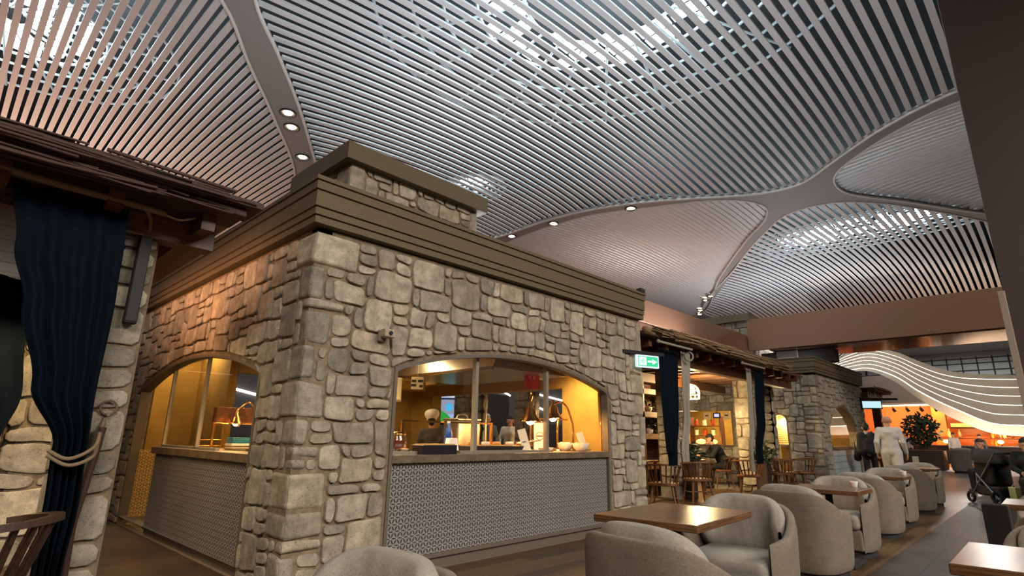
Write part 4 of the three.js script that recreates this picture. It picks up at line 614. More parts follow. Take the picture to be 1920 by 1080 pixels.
// ================================================================ tub armchairs (front towards local +x)
function tubChair(name, label, group) {
  const t = thing(name, label, 'armchair', [0, 0, 0], 0, group), A = 0.4, B = 0.385, fm = 2.35;
  const plan = (f, k) => { const c = Math.cos(f), s = Math.sin(f), n = 3.0, r = Math.pow(Math.pow(Math.abs(c) / 1, n) + Math.pow(Math.abs(s) / 1, n), -1 / n); return [-c * r * A * k, s * r * B * k]; };
  const top = (f) => 0.565 + 0.188 * (1 - smooth(0.5, 1.8, Math.abs(f))) - 0.02 * smooth(1.9, 2.35, Math.abs(f));
  const shell = gridGeo(64, 26, (u, v) => {
    const f = lerp(-fm, fm, u), e = Math.min(1, Math.min(u, 1 - u) / 0.035), th = 0.085 * Math.sqrt(Math.max(0.02, 1 - (1 - e) ** 2)), h = top(f), a = v * 2 * Math.PI;
    // rounded section: outer wall, rolled top, inner wall
    const sx = Math.cos(a), sy = Math.sin(a), n = 4.5, r = Math.pow(Math.pow(Math.abs(sx), n) + Math.pow(Math.abs(sy), n), -1 / n), lo = 0.06, hh = (h - lo) / 2, o = sx * r * th / 2, y = lo + hh + sy * r * hh;
    const [px, pz] = plan(f, 1), [qx, qz] = plan(f, 0.97), l = Math.hypot(px - qx, pz - qz), nx = (px - qx) / l, nz = (pz - qz) / l, flare = (y - 0.3) * 0.05;
    return [px + nx * (o - th / 2 + flare), y, pz + nz * (o - th / 2 + flare)];
  });
  const uv = shell.attributes.uv, p = shell.attributes.position; for (let i = 0; i < p.count; i++) uv.setXY(i, uv.getX(i) * 2, p.getY(i)); add('shell', shell, M.chair, t);
  // loose back cushion with a rolled, slightly proud top
  const cush = gridGeo(40, 24, (u, v) => {
    const f = lerp(-1.25, 1.25, u), a = v * 2 * Math.PI, e = Math.sqrt(Math.max(0.03, 1 - Math.abs(u * 2 - 1) ** 5)), sx = Math.cos(a), sy = Math.sin(a), n = 3, r = Math.pow(Math.abs(sx) ** n + Math.abs(sy) ** n, -1 / n), [px, pz] = plan(f, 0.74);
    const h = 0.81 - 0.1 * Math.abs(f / 1.25) ** 3, lo = 0.4, y = (h + lo) / 2 + sy * r * ((h - lo) / 2) * e, crease = 0.003 * Math.sin(f * 7 + y * 30) + 0.0015 * Math.sin(f * 17 - y * 14), o = sx * r * 0.07 * e + crease, l = Math.hypot(px, pz);
    return [px + (px / l) * o + 0.01, y, pz + (pz / l) * o];
  });
  { const q = cush.attributes.uv; for (let i = 0; i < q.count; i++) q.setXY(i, q.getX(i), q.getY(i)); } add('back_cushion', cush, M.cushion, t);
  const seat = new RoundedBoxGeometry(0.62, 0.16, 0.58, 4, 0.06); add('seat_cushion', seat.translate(0.06, 0.36, 0), M.cushion, t); add('seat_base', box(0.6, 0.22, 0.6, 0.03, 0.18, 0, 0.03), M.chair, t);
  const ps = new THREE.Shape(); for (let i = 0; i <= 40; i++) { const f = (i / 40) * 2 * Math.PI, [x, z] = plan(f, 0.86); i ? ps.lineTo(x, z) : ps.moveTo(x, z); } add('plinth', new THREE.ExtrudeGeometry(ps, { depth: 0.06, bevelEnabled: false }).rotateX(-Math.PI / 2), M.black, t);
  return t;
}
M.cushion = std({ color: TN('#8d8578'), map: rep(T.fabric, 2.5, 2.5), bumpMap: rep(T.fabricBump, 5, 5), bumpScale: 0.0015, roughness: 0.95 });
const chairs = [   // x, z, facing (0 = away along the row, PI = back towards the viewer), label
  [2.85, -1.55, -0.12, 'cream tub armchair in the foreground seen from behind, at the nearest lounge table'], [4.3, -1.82, Math.PI + 0.1, 'cream tub armchair facing the viewer across the nearest table, pushed under its corner'],
  [6.15, -1.93, -0.1, 'largest cream tub armchair seen from behind in the middle row, beside the second table'], [7.55, -1.97, Math.PI, 'cream tub armchair across the second table, its pillowed back peeping over'],
  [9.25, -2.02, -0.05, 'cream tub armchair seen from behind at the third table of the middle row'], [10.75, -2.08, Math.PI, 'cream tub armchair across the third table of the middle row'],
  [12.75, -2.1, -0.05, 'cream tub armchair seen from behind at the fourth table of the middle row'], [14.3, -2.15, Math.PI, 'farthest cream tub armchair of the middle row, before the walker in white'],
  [1.02, -1.8, Math.PI + 0.15, 'cream tub armchair cut by the bottom edge before the nearest kiosk corner'],
  [2.4, 0.08, 0, 'cream tub armchair at the lower right corner, only its top in view'], [4.45, 0.05, Math.PI, 'cream tub armchair behind the lower right table'], [5.75, 0.06, 0, 'cream tub armchair of the right-hand row, beside the black panel'], [7.5, 0.0, Math.PI, 'cream tub armchair behind the second table of the right-hand row'],
];
{
  let proto; chairs.forEach(([x, z, a, label], i) => { if (!i) { proto = tubChair('tub_armchair', label, 'cream tub armchairs'); proto.position.set(x, 0, z); proto.rotation.y = a; } else copyOf(proto, [x, 0, z], a, label); });
  const far = copyOf(proto, [30.4, 0, -2.85], -0.1, 'cream tub armchair standing alone on the walkway before the amber bar'); far.scale.setScalar(1.25);
}
// ================================================================ lounge tables
function loungeTable(label, x, z, w, d, turn) {
  const t = thing('lounge_table', label, 'table', [x, 0, z], turn, 'brown lounge tables');
  add('tabletop', box(w, 0.045, d, 0, 0.715, 0, 0.008), M.woodTop, t); add('pedestal', bar(V3(0, 0.03, 0), V3(0, 0.7, 0), 0.04, 0.035, 16), M.black, t); add('foot', box(0.5, 0.03, 0.45, 0, 0.015, 0, 0.01), M.black, t); add('bracket', [box(w * 0.6, 0.02, 0.05, 0, 0.682, 0), box(0.05, 0.02, d * 0.6, 0, 0.682, 0)], M.black, t); return t;
}
loungeTable('brown wooden lounge table in the foreground with a gleam of light on its top', 3.66, -1.95, 0.96, 0.7, 0.06);
loungeTable('second brown lounge table of the middle row, between the largest armchair and its partner', 6.85, -1.85, 0.62, 0.7, 0);
loungeTable('third brown lounge table of the middle row', 10.0, -1.98, 0.62, 0.7, 0); loungeTable('fourth brown lounge table of the middle row, near the walkers', 13.5, -2.05, 0.62, 0.7, 0);
loungeTable('brown lounge table cut by the lower right corner', 3.42, 0.05, 0.72, 0.92, 0.0); loungeTable('brown lounge table behind the black panel on the right', 6.62, 0.06, 0.66, 0.95, 0);
{
  const p = thing('screen_panel', 'low black panel standing between the right-hand armchairs', 'panel', [5.15, 0, -0.4], -0.25); add('panel', box(0.035, 0.78, 0.15, 0, 0.43, 0.03, 0.012), M.black, p); add('foot', box(0.22, 0.04, 0.15, 0, 0.02, 0.03, 0.01), M.dark, p);
  for (const [x, z, n] of [[7.12, -1.66, 'second'], [10.25, -1.72, 'third']]) { const c = thing('cup', 'white cup at the edge of the ' + n + ' lounge table', 'cup', [x, 0.738, z]); add('bowl', lathe([[0, 0], [0.028, 0], [0.042, 0.06], [0.039, 0.06], [0.025, 0.006]], 20), M.white, c); add('handle', new THREE.TorusGeometry(0.018, 0.005, 6, 14).translate(0.05, 0.03, 0), M.white, c); }
}
// ================================================================ wooden spindle chairs (front towards local +x)
function woodChair(name, label, group, mat) {
  const t = thing(name, label, 'chair', [0, 0, 0], 0, group);
  const sh = new THREE.Shape(); for (let i = 0; i <= 32; i++) { const a = (i / 32) * 6.2832, n = 3, c = Math.cos(a), s = Math.sin(a), r = Math.pow(Math.abs(c) ** n + Math.abs(s) ** n, -1 / n); i ? sh.lineTo(c * r * 0.23, s * r * 0.25) : sh.moveTo(c * r * 0.23, s * r * 0.25); }
  add('seat', new THREE.ExtrudeGeometry(sh, { depth: 0.03, bevelEnabled: true, bevelSize: 0.012, bevelThickness: 0.01, bevelSegments: 2 }).rotateX(-Math.PI / 2).translate(0, 0.42, 0), mat, t);
  const arc = (k) => { const p = []; for (let i = 0; i <= 12; i++) { const f = lerp(-1.75, 1.75, i / 12); p.push(V3(-Math.cos(f) * 0.27 - 0.03, 0.77 - 0.03 * Math.abs(f) ** 2 * 0.4, Math.sin(f) * 0.31)); } return p; };
  add('top_rail', new THREE.ExtrudeGeometry(new THREE.Shape([[-0.035, -0.016], [0.035, -0.016], [0.035, 0.016], [-0.035, 0.016]].map(([a, b]) => new THREE.Vector2(a, b))), { steps: 40, extrudePath: new THREE.CatmullRomCurve3(arc()) }), mat, t);
  for (let i = 0; i < 11; i++) { const f = lerp(-1.6, 1.6, i / 10); add('spindle', beam(V3(-Math.cos(f) * 0.205, 0.44, Math.sin(f) * 0.225), V3(-Math.cos(f) * 0.27 - 0.03, 0.76 - 0.012 * f * f, Math.sin(f) * 0.31), 0.026, 0.013), mat, t); }
  for (const [sx, sz] of [[1, 1], [1, -1], [-1, 1], [-1, -1]]) add('leg', bar(V3(sx * 0.15, 0.43, sz * 0.16), V3(sx * 0.22, 0, sz * 0.23), 0.022, 0.016), mat, t);
  add('stretcher', [bar(V3(0.18, 0.2, 0.2), V3(-0.18, 0.2, 0.2), 0.011), bar(V3(0.18, 0.2, -0.2), V3(-0.18, 0.2, -0.2), 0.011), bar(V3(0, 0.2, -0.2), V3(0, 0.2, 0.2), 0.011)], mat, t);
  return t;
}
M.chairWood = std({ color: TN('#85542c'), map: rep(T.wood, 1.5, 1), roughness: 0.5 }); M.chairDark = std({ color: TN('#4a3020'), map: rep(T.wood, 1.5, 1), roughness: 0.5 });
{
  const c = woodChair('spindle_chair', 'orange brown spindle chair nearest the kiosk end wall', 'wooden spindle chairs', M.chairWood); c.position.set(9.4, 0, -5.2); c.rotation.y = 2.3 - Math.PI + 1.2; 
  const list = [[11.0, -5.33, 0.9, 'dark spindle chair right behind the orange brown one'], [13.1, -5.1, 0.3, 'spindle chair with a low curved back, seen from behind right of the seated man'], [14.5, -5.0, -0.4, 'spindle chair next to the far kiosk side wall, left of the last two'], [15.15, -5.02, -0.6, 'spindle chair by the far kiosk side wall, before the narrow lit window'], [15.75, -4.75, 2.6, 'rightmost spindle chair, at the corner of the far kiosk'], [14.75, -6.45, Math.PI * 0.72, 'spindle chair on which the man in black sits']];
  for (const [x, z, a, l] of list) copyOf(c, [x, 0, z], a, l);
  const left = copyOf(c, [0.31, 0, -4.0], 2.6, 'dark spindle chair cut by the left edge below the navy curtain'); left.traverse((o) => { if (o.isMesh) o.material = M.chairDark; });
  for (const [x, z, w, l] of [[12.3, -6.3, 0.9, 'dark wooden dining table before the seated man'], [10.95, -6.75, 0.8, 'wooden dining table by the plant shelf'], [15.5, -5.9, 0.6, 'small wooden dining table by the far kiosk side wall']]) { const t = thing('dining_table', l, 'table', [x, 0, z], 0.1); add('tabletop', box(w, 0.04, 0.8, 0, 0.74, 0, 0.008), M.woodTop, t); for (const [a, b] of [[1, 1], [1, -1], [-1, 1], [-1, -1]]) add('leg', beam(V3(a * (w / 2 - 0.06), 0, b * 0.34), V3(a * (w / 2 - 0.06), 0.72, b * 0.34), 0.05, 0.05), M.wood, t); }
  for (const [x, y, z, l] of [[11.55, 0.95, -5.8, 'dark bushy plant at the foot of the navy curtain'], [14.0, 0.92, -5.12, 'dark bushy plant at the foot of the far stone piers']]) { const f = thing('potted_plant', l, 'plant', [x, 0, z]); add('planter', bx(-0.14, 0.14, 0, 0.72, -0.14, 0.14, 0.02), M.woodDark, f); const q = add('foliage', leafBall(0.27, 160, Math.round(x * 10), 0.13, 1.1), M.leaf, f); q.position.y = y - 0.02; }
}
// ================================================================ dark stroller on the walkway
{
  const t = thing('baby_stroller', 'dark stroller with grey tube frame parked on the walkway at the right', 'stroller', [15.6, 0, -1.05], 0.7);
  add('seat', box(0.5, 0.5, 0.42, 0, 0.62, 0, 0.08), M.black, t); add('hood', new THREE.SphereGeometry(0.36, 20, 12, 0, 6.2832, 0, Math.PI / 2).scale(1, 0.8, 0.75).translate(-0.05, 0.82, 0), M.dark, t); add('basket', box(0.6, 0.2, 0.4, 0, 0.27, 0, 0.05), M.dark, t);
  const tubeM = std({ color: SRGB('#77797c'), metalness: 0.6, roughness: 0.4 }); add('frame', [-1, 1].flatMap((s) => [bar(V3(-0.45, 1.02, s * 0.24), V3(0.4, 0.12, s * 0.24), 0.018), bar(V3(-0.35, 0.12, s * 0.24), V3(0.15, 0.6, s * 0.24), 0.018)]), tubeM, t); add('push_handle', bar(V3(-0.45, 1.02, -0.24), V3(-0.45, 1.02, 0.24), 0.022), M.black, t);
  for (const [x, z] of [[0.4, 0.24], [0.4, -0.24], [-0.35, 0.26], [-0.35, -0.26]]) add('wheel', new THREE.TorusGeometry(x > 0 ? 0.09 : 0.12, 0.028, 8, 20).translate(x, x > 0 ? 0.118 : 0.148, z), M.black, t);
  const b = thing('backpack', 'black travel bag on the walkway beside the stroller', 'bag', [17.2, 0, -1.05], 0.4); add('body', box(0.42, 0.6, 0.3, 0, 0.3, 0, 0.1), M.dark, b); add('pocket', box(0.32, 0.28, 0.1, 0, 0.2, 0.17, 0.04), M.black, b); add('strap', tube([V3(-0.12, 0.58, 0.05), V3(0, 0.68, 0.05), V3(0.12, 0.58, 0.05)], 0.02, 12, 6), M.black, b);
  const y = thing('paper_bag', 'small yellow and white bag hanging low on the stroller', 'bag', [15.25, 0.12, -0.75], 0.6); add('body', box(0.2, 0.26, 0.1, 0, 0.13, 0, 0.01), std({ color: SRGB('#cfc884'), roughness: 0.7 }), y); add('handle', new THREE.TorusGeometry(0.05, 0.006, 6, 14, Math.PI).translate(0, 0.26, 0), M.white, y);
}
// ================================================================ in and around the first kitchen
{
  const h = thing('extractor_hood', 'big stainless steel extractor hood gleaming inside the front window', 'hood');
  const s = new THREE.Shape([[0, 0], [0.16, 0.38], [1.5, 0.38], [1.5, 0]].map(([a, b]) => new THREE.Vector2(a, b))); const g = new THREE.ExtrudeGeometry(s, { depth: 2.3, bevelEnabled: false }); add('canopy', g.translate(4.78, 2.05, -7.2), M.steel, h); add('lip', bx(4.765, 4.785, 2.02, 2.06, -7.2, -4.9), M.chrome, h);
  const M2 = { paper: std({ color: SRGB('#d9cfb8'), roughness: 0.8 }), red: std({ color: SRGB('#b01a20'), roughness: 0.6, side: THREE.DoubleSide }), blue: std({ color: SRGB('#2a4f9c'), roughness: 0.3 }), teal: std({ color: SRGB('#1d6a73'), roughness: 0.5 }), food: std({ color: SRGB('#b98a4a'), roughness: 0.8 }), tray: std({ color: SRGB('#17151a'), roughness: 0.35 }), slate: std({ color: SRGB('#2b3033'), roughness: 0.8 }) };
  // wall of the far end with boxes and notices
  const wb = thing('wall_box', 'beige electrical wall box at the left inside the front window', 'box', [4.05, 1.62, -5.95]); add('casing', box(0.22, 0.3, 0.08, 0, 0.15, 0, 0.01), M2.paper, wb); add('door', box(0.18, 0.26, 0.012, 0, 0.15, 0.044, 0.004), M.cream, wb); add('stand_post', bx(-0.03, 0.03, -1.62, 0, -0.03, 0.03), M.ochre, wb);
  const nb = thing('notice_plate', 'small white notice plate under the yellow beam inside the kitchen', 'sign', [4.72, 1.82, -6.35], -0.6); add('plate', box(0.17, 0.17, 0.012, 0, 0.1, 0, 0.004), M.cream, nb); for (const [x, y, w] of [[-0.05, 0.13, 0.06], [0.04, 0.13, 0.07], [-0.05, 0.07, 0.07], [0.05, 0.06, 0.05]]) add('print', box(w, 0.035, 0.002, x, y, 0.007), M.dark, nb); add('hanger', bar(V3(0, 0.19, 0), V3(0, 0.73, 0), 0.004), M.steel, nb);
  const yb = thing('service_beam', 'yellow boxed beam beyond the notice plate inside the kitchen', 'beam'); add('casing', bx(4.9, 5.9, 1.95, 2.1, -7.9, -7.7), M.ochre, yb);
  // worktops along the open side and the middle
  const w = thing('worktop', 'steel worktop island in the middle of the kitchen', 'counter'); add('slab', bx(4.2, 6.6, 0.93, 0.97, -6.5, -5.6, 0.005), M.steel, w); add('cabinet', bx(4.25, 6.55, 0.02, 0.93, -6.45, -5.65), M.steel, w);
  const ws = thing('worktop', 'steel serving ledge along the open right side of the kitchen', 'counter'); add('slab', bx(7.0, 7.5, 1.0, 1.04, -9.1, -5.8, 0.005), M.steel, ws);
  const gs = thing('glass_shelf', 'glass serving shelf on thin posts above the black tray', 'shelf', [0, 0, 0]); add('pane', bx(3.55, 4.9, 1.36, 1.37, -5.3, -5.02), M.glass, gs); add('edge', bx(3.55, 4.9, 1.355, 1.375, -5.02, -5.005), M.brass, gs); for (const x of [3.56, 4.88]) add('post', bx(x - 0.012, x + 0.012, 1.035, 1.36, -5.03, -5.0), M.brass, gs);
  const tr = thing('display_tray', 'black serving tray at the left front of the counter', 'tray', [3.64, 1.035, -4.5], 0.03); add('box', bx(-0.22, 0.22, 0, 0.09, -0.13, 0.05, 0.008), M2.tray, tr); add('liner', bx(-0.2, 0.2, 0.09, 0.1, -0.12, 0.04), M2.food, tr);
  const pot = thing('food_box', 'large beige steel food container behind the glass shelf', 'container', [5.05, 0.97, -5.75], 0); add('body', box(0.4, 0.44, 0.3, 0, 0.22, 0, 0.02), M.steel, pot); add('lid', box(0.42, 0.03, 0.32, 0, 0.455, 0, 0.01), M.steel, pot); add('lid_handle', tube([V3(-0.1, 0.47, 0), V3(-0.08, 0.51, 0), V3(0.08, 0.51, 0), V3(0.1, 0.47, 0)], 0.01, 12, 6), M.steel, pot); add('plate', box(0.1, 0.05, 0.01, 0.08, 0.3, 0.153), M2.slate, pot);
  const rod = thing('steam_pipe', 'thin steel pipe rising by the food container', 'pipe', [5.2, 0.97, -5.45]); add('pipe', bar(V3(0, 0, 0), V3(0, 0.78, 0), 0.014), M.steel, rod); add('base', cyl(0.05, 0.04, 0.03), M.steel, rod);
  const bt = thing('water_bottle', 'blue wrapped bottle standing behind the black tray', 'bottle', [4.15, 1.035, -4.95]); add('body', lathe([[0, 0], [0.045, 0], [0.045, 0.2], [0.03, 0.25], [0.016, 0.29], [0.016, 0.32], [0, 0.32]], 20), M2.blue, bt); add('cap', cyl(0.018, 0.018, 0.025, 0, 0.315, 0, 14), M.white, bt);
  const jar = thing('glass_jar', 'big glass jar of dark preserves at the left end of the counter', 'jar', [3.42, 1.035, -4.9]); add('contents', lathe([[0, 0.005], [0.09, 0.005], [0.1, 0.06], [0.09, 0.13], [0, 0.13]], 24), std({ color: SRGB('#5a2214'), roughness: 0.4 }), jar); add('glass', lathe([[0, 0], [0.1, 0], [0.115, 0.07], [0.1, 0.15], [0.085, 0.17], [0.088, 0.19]], 24), M.glass, jar); add('lid', lathe([[0, 0.215], [0.09, 0.21], [0.095, 0.185], [0.09, 0.18]], 24), M.brass, jar);
  for (const [x, z, c, l] of [[3.2, -4.72, '#8a4a24', 'low pan of red food at the far left of the counter'], [3.34, -4.66, '#a0683a', 'low pan of brown food beside the jar']]) { const p = thing('food_pan', l, 'pan', [x, 1.035, z]); add('pan', lathe([[0, 0], [0.06, 0], [0.07, 0.05], [0.066, 0.05], [0.058, 0.008]], 24), M.steel, p); add('food', new THREE.SphereGeometry(0.06, 16, 8, 0, 6.2832, 0, 1.57).scale(1, 0.45, 1).translate(0, 0.03, 0), std({ color: SRGB(c), roughness: 0.8 }), p); }
  for (const [i, [x, a]] of [[0, [3.18, 0]], [1, [3.36, 0]]]) { const c = thing('card_strip', 'grey name strip at the counter edge, ' + (i ? 'second from the left' : 'leftmost'), 'card', [x, 1.036, -4.64], a); add('card', box(0.16, 0.04, 0.012, 0, 0.02, 0, 0.004), M.counter, c); add('foot', box(0.16, 0.006, 0.04, 0, 0.003, -0.02), M.counter, c); }
  const nk = thing('napkin_holder', 'white napkin wedge standing right of the black tray', 'napkin holder', [3.98, 1.035, -4.72], 0.2); { const sh = new THREE.Shape([[-0.1, 0], [-0.06, 0.15], [0.06, 0.15], [0.1, 0]].map(([a, b]) => new THREE.Vector2(a, b))); add('napkins', new THREE.ExtrudeGeometry(sh, { depth: 0.05, bevelEnabled: true, bevelSize: 0.006, bevelThickness: 0.006, bevelSegments: 1 }), M.white, nk); } add('holder', box(0.23, 0.03, 0.1, 0, 0.015, 0.02, 0.006), M.steel, nk);
  const bd = thing('long_tray', 'long dark tray with food pieces behind the middle window pane', 'tray', [4.75, 1.035, -4.78]); add('box', bx(-0.55, 0.5, 0, 0.075, -0.14, 0.14, 0.008), M2.tray, bd); add('liner', bx(-0.52, 0.47, 0.075, 0.083, -0.12, 0.12), M2.food, bd); for (let i = 0; i < 5; i++) add('food_piece', box(0.1, 0.04, 0.06, -0.4 + i * 0.2, 0.1, 0.02 * (i % 2), 0.015), i % 2 ? M.cream : M2.food, bd); add('tongs', [bar(V3(0.3, 0.1, 0.05), V3(0.72, 0.14, 0.05), 0.008), bar(V3(0.3, 0.1, 0.09), V3(0.72, 0.14, 0.06), 0.008)], M.steel, bd);
  for (const [x, y, z, a, h2, l] of [[5.12, 1.035, -4.62, -0.2, 0.28, 'white leaning menu card left of the heat lamps'], [6.5, 1.035, -4.78, -0.22, 0.26, 'white leaning menu card behind the white bowls']]) { const m = thing('menu_card', l, 'menu', [x, y, z], -0.25); add('card', box(0.12, h2, 0.008, 0, h2 / 2, 0, 0.003).rotateZ(0.22).rotateX(a), M.cream, m); add('holder', box(0.16, 0.03, 0.07, 0, 0.015, 0, 0.006), M.steel, m); add('print', box(0.05, 0.012, 0.002, -0.01, h2 * 0.45, 0.006).rotateZ(0.22).rotateX(a), M.dark, m); }
  { T.emblem = canvasTex(128, 256, (c, w2, h2) => { c.fillStyle = '#e8ddc6'; c.fillRect(0, 0, w2, h2); c.strokeStyle = '#5c4a3a'; c.fillStyle = '#6b5848'; c.lineWidth = 7; c.beginPath(); c.ellipse(64, 120, 46, 34, 0, 0, 7); c.stroke(); c.fillRect(26, 112, 76, 16); });
    const m = thing('emblem_card', 'upright card with an oval emblem between the heat lamps', 'sign', [5.78, 1.035, -5.0], -0.3); add('card', box(0.17, 0.36, 0.012, 0, 0.18, 0), std({ map: T.emblem, roughness: 0.7 }), m); add('foot', box(0.18, 0.015, 0.08, 0, 0.008, 0), M.steel, m); const p = m.children[0].geometry.attributes, u = p.uv; for (let i = 0; i < u.count; i++) u.setXY(i, p.position.getX(i) / 0.17 + 0.5, p.position.getY(i) / 0.36); }
  // bowls
  const bowl = thing('serving_bowl', 'white slanted serving bowl at the right end of the counter, nearer the viewer', 'bowl', [6.24, 1.035, -4.66], 0, 'white serving bowls'); add('bowl', lathe([[0, 0], [0.06, 0], [0.13, 0.06], [0.155, 0.135], [0.148, 0.138], [0.12, 0.068], [0.05, 0.012], [0, 0.012]], 32), M.white, bowl); for (let i = 0; i < 6; i++) { const a = i * 1.05; add('bread_piece', new THREE.SphereGeometry(0.045, 12, 8).scale(1.2, 0.8, 1).translate(Math.cos(a) * 0.07, 0.12, Math.sin(a) * 0.07), i % 2 ? M2.food : M.cream, bowl); }
  bowl.scale.setScalar(0.75); copyOf(bowl, [6.18, 1.035, -4.88], 0.4, 'white slanted serving bowl half hidden behind the other bowl');
  const lb = thing('low_dish', 'low white dish behind the mullion beside the heat lamp post', 'dish', [5.6, 1.035, -4.74]); add('dish', lathe([[0, 0], [0.08, 0], [0.1, 0.05], [0.095, 0.05], [0.07, 0.01], [0, 0.01]], 28), M.white, lb);
  // brass heat lamps on bent arms
  const lamp = (label, px, pz, arm, lx, ly, lz) => { const t = thing('heat_lamp', label, 'lamp', [px, 1.035, pz], 0, 'brass heat lamps'); add('foot', cyl(0.09, 0.08, 0.025, 0, 0, 0, 24), M.brass, t); add('post', tube(arm.map((p) => V3(...p)), 0.014, 40, 8), M.brass, t);
    const sd = add('shade', lathe([[0.0, 0.2], [0.02, 0.2], [0.022, 0.15], [0.05, 0.12], [0.06, 0.07], [0.1, 0.02], [0.115, 0], [0.1, 0.004], [0.05, 0.07]], 28), M.brass, t); sd.position.set(lx, ly, lz); sd.scale.setScalar(1.3); const b = add('bulb', new THREE.SphereGeometry(0.045, 16, 10).translate(0, 0.02, 0), M.glow('#ffd9a0', 40), sd); b.name = numbered('bulb'); pointLight('heat_lamp', COL.warm, 4.5, V3(px + lx, 1.035 + ly + 0.0, pz + lz), 2); return t; };
  lamp('polished brass heat lamp shining over the long tray, left of the pair', 5.42, -4.84, [[0, 0.02, 0], [0, 0.5, 0], [0, 0.72, 0], [0.02, 0.76, 0], [0.0, 0.7, 0.03], [-0.05, 0.6, 0.04]], -0.05, 0.36, 0.04);
  lamp('polished brass heat lamp on a wide bent arm, right of the pair', 6.45, -4.95, [[0, 0.02, 0], [0, 0.34, 0], [-0.03, 0.42, 0], [-0.14, 0.6, 0], [-0.3, 0.66, 0], [-0.42, 0.62, 0]], -0.45, 0.42, 0);
  { const f = thing('lamp_stand', 'thin brass bent-tube stand between the heat lamps and the bowls', 'stand', [6.1, 1.035, -4.95]); add('post', tube([V3(0, 0, 0), V3(0, 0.3, 0), V3(0.03, 0.42, 0), V3(0.1, 0.5, 0)], 0.017, 24, 8), M.brass, f); add('cross_bar', bar(V3(-0.75, 0.42, 0), V3(0.22, 0.42, 0), 0.01), M.brass, f); add('foot', cyl(0.05, 0.045, 0.02), M.brass, f); }
  const cl = thing('red_cloth', 'bright red banner hanging inside behind the middle window pane', 'banner', [5.84, 1.86, -5.2], -0.55); add('cloth', gridGeo(14, 14, (u, v) => [u * 0.22 - 0.11, 0.27 - v * 0.27, 0.015 * Math.sin(u * 9)]), M2.red, cl); add('rod', bar(V3(-0.13, 0.275, 0), V3(0.13, 0.275, 0), 0.008), M.steel, cl); for (const x of [-0.1, 0.1]) add('cord', bar(V3(x, 0.275, 0), V3(x, 0.69, 0), 0.003), M.steel, cl); add('print', [box(0.03, 0.05, 0.004, -0.03, 0.16, 0.02), box(0.03, 0.05, 0.004, 0.03, 0.16, 0.02)], std({ color: SRGB('#d86a6a') }), cl);
  const sp = thing('ceiling_speaker', 'cream wall speaker beside the red banner', 'loudspeaker', [6.15, 2.02, -5.25], -0.7); add('cabinet', box(0.16, 0.2, 0.12, 0, 0.1, 0, 0.02), M.cream, sp); add('cone', new THREE.SphereGeometry(0.05, 14, 8).scale(1, 1, 0.4).translate(0, 0.1, 0.06), M.white, sp); add('bracket', bar(V3(0, 0.2, 0), V3(0, 0.53, 0), 0.008), M.steel, sp);
  // screen seen through the serving side
  T.ad = canvasTex(256, 320, (c, w2, h2) => { c.fillStyle = '#9fb6e6'; c.fillRect(0, 0, w2, h2); c.fillStyle = '#d5e0f5'; c.beginPath(); c.moveTo(0, 110); c.lineTo(w2, 20); c.lineTo(w2, 110); c.fill(); c.fillStyle = '#26314e'; c.fillRect(0, 112, w2, 16); c.fillStyle = '#8f93ab'; c.fillRect(0, 128, w2, 120); c.fillStyle = '#2f9a3e'; c.beginPath(); c.moveTo(20, 300); c.quadraticCurveTo(120, 130, 236, 300); c.fill(); c.fillStyle = '#4fb3ea'; c.beginPath(); c.ellipse(206, 190, 28, 34, 0, 0, 7); c.fill(); c.fillStyle = '#2f9a3e'; c.fillRect(0, 292, w2, 28); c.fillStyle = '#cfe6cf'; c.beginPath(); c.arc(122, 230, 14, 0, 7); c.fill(); });
  const sc = thing('display_screen', 'bright upright advertising screen behind the cook', 'screen', [7.85, 1.5, -9.75], -0.75); add('housing', box(0.86, 0.92, 0.06, 0, 0.4, -0.035, 0.01), M.black, sc); add('screen', new THREE.PlaneGeometry(0.78, 0.84).translate(0, 0.4, 0), std({ map: T.ad, emissiveMap: T.ad, emissive: 0xffffff, emissiveIntensity: 1.0 }), sc); add('stand', box(0.08, 1.45, 0.05, 0, -0.72, -0.035), M.black, sc);
  stonePillar('stone pier seen through the kitchen, hazy in steam', 8.1, 8.25, -9.5, -8.6, 2.7, 61, 0.17, 0.02); stonePillar('stone pier seen through the kitchen right of the two standing cooks', 9.6, 9.75, -9.06, -8.45, 2.7, 62, 0.17, 0.02);
  // dark far room with slanting light lines beyond the serving side
  const fw = struct('wall_lounge', 'dark wall with slanting light lines far behind the kitchen'); add('panel', bx(1.5, 24, 0, 3.4, -16.4, -16.2), std({ color: SRGB('#4b4a4c'), roughness: 0.8 }), fw); add('opening', bx(14.8, 16.7, 0, 2.85, -16.2, -16.12), M.black, fw); add('opening', bx(18.2, 21, 0, 1.75, -16.2, -16.12), M.black, fw);  // the openings are flat black boxes on the wall, no holes cut
  const ll = thing('light_line', 'slanting white light lines on the grey wall seen through the kitchen', 'light'); for (const [a, b] of [[[15.9, 3.16], [16.79, 2.85]], [[17.6, 3.12], [20.6, 2.8]], [[17.7, 2.66], [20.4, 2.02]], [[5.5, 2.44], [7.2, 2.1]]]) add('tube', bar(V3(a[0], a[1], -16.15), V3(b[0], b[1], -16.15), 0.035), M.glow('#fff2e4', 7), ll);
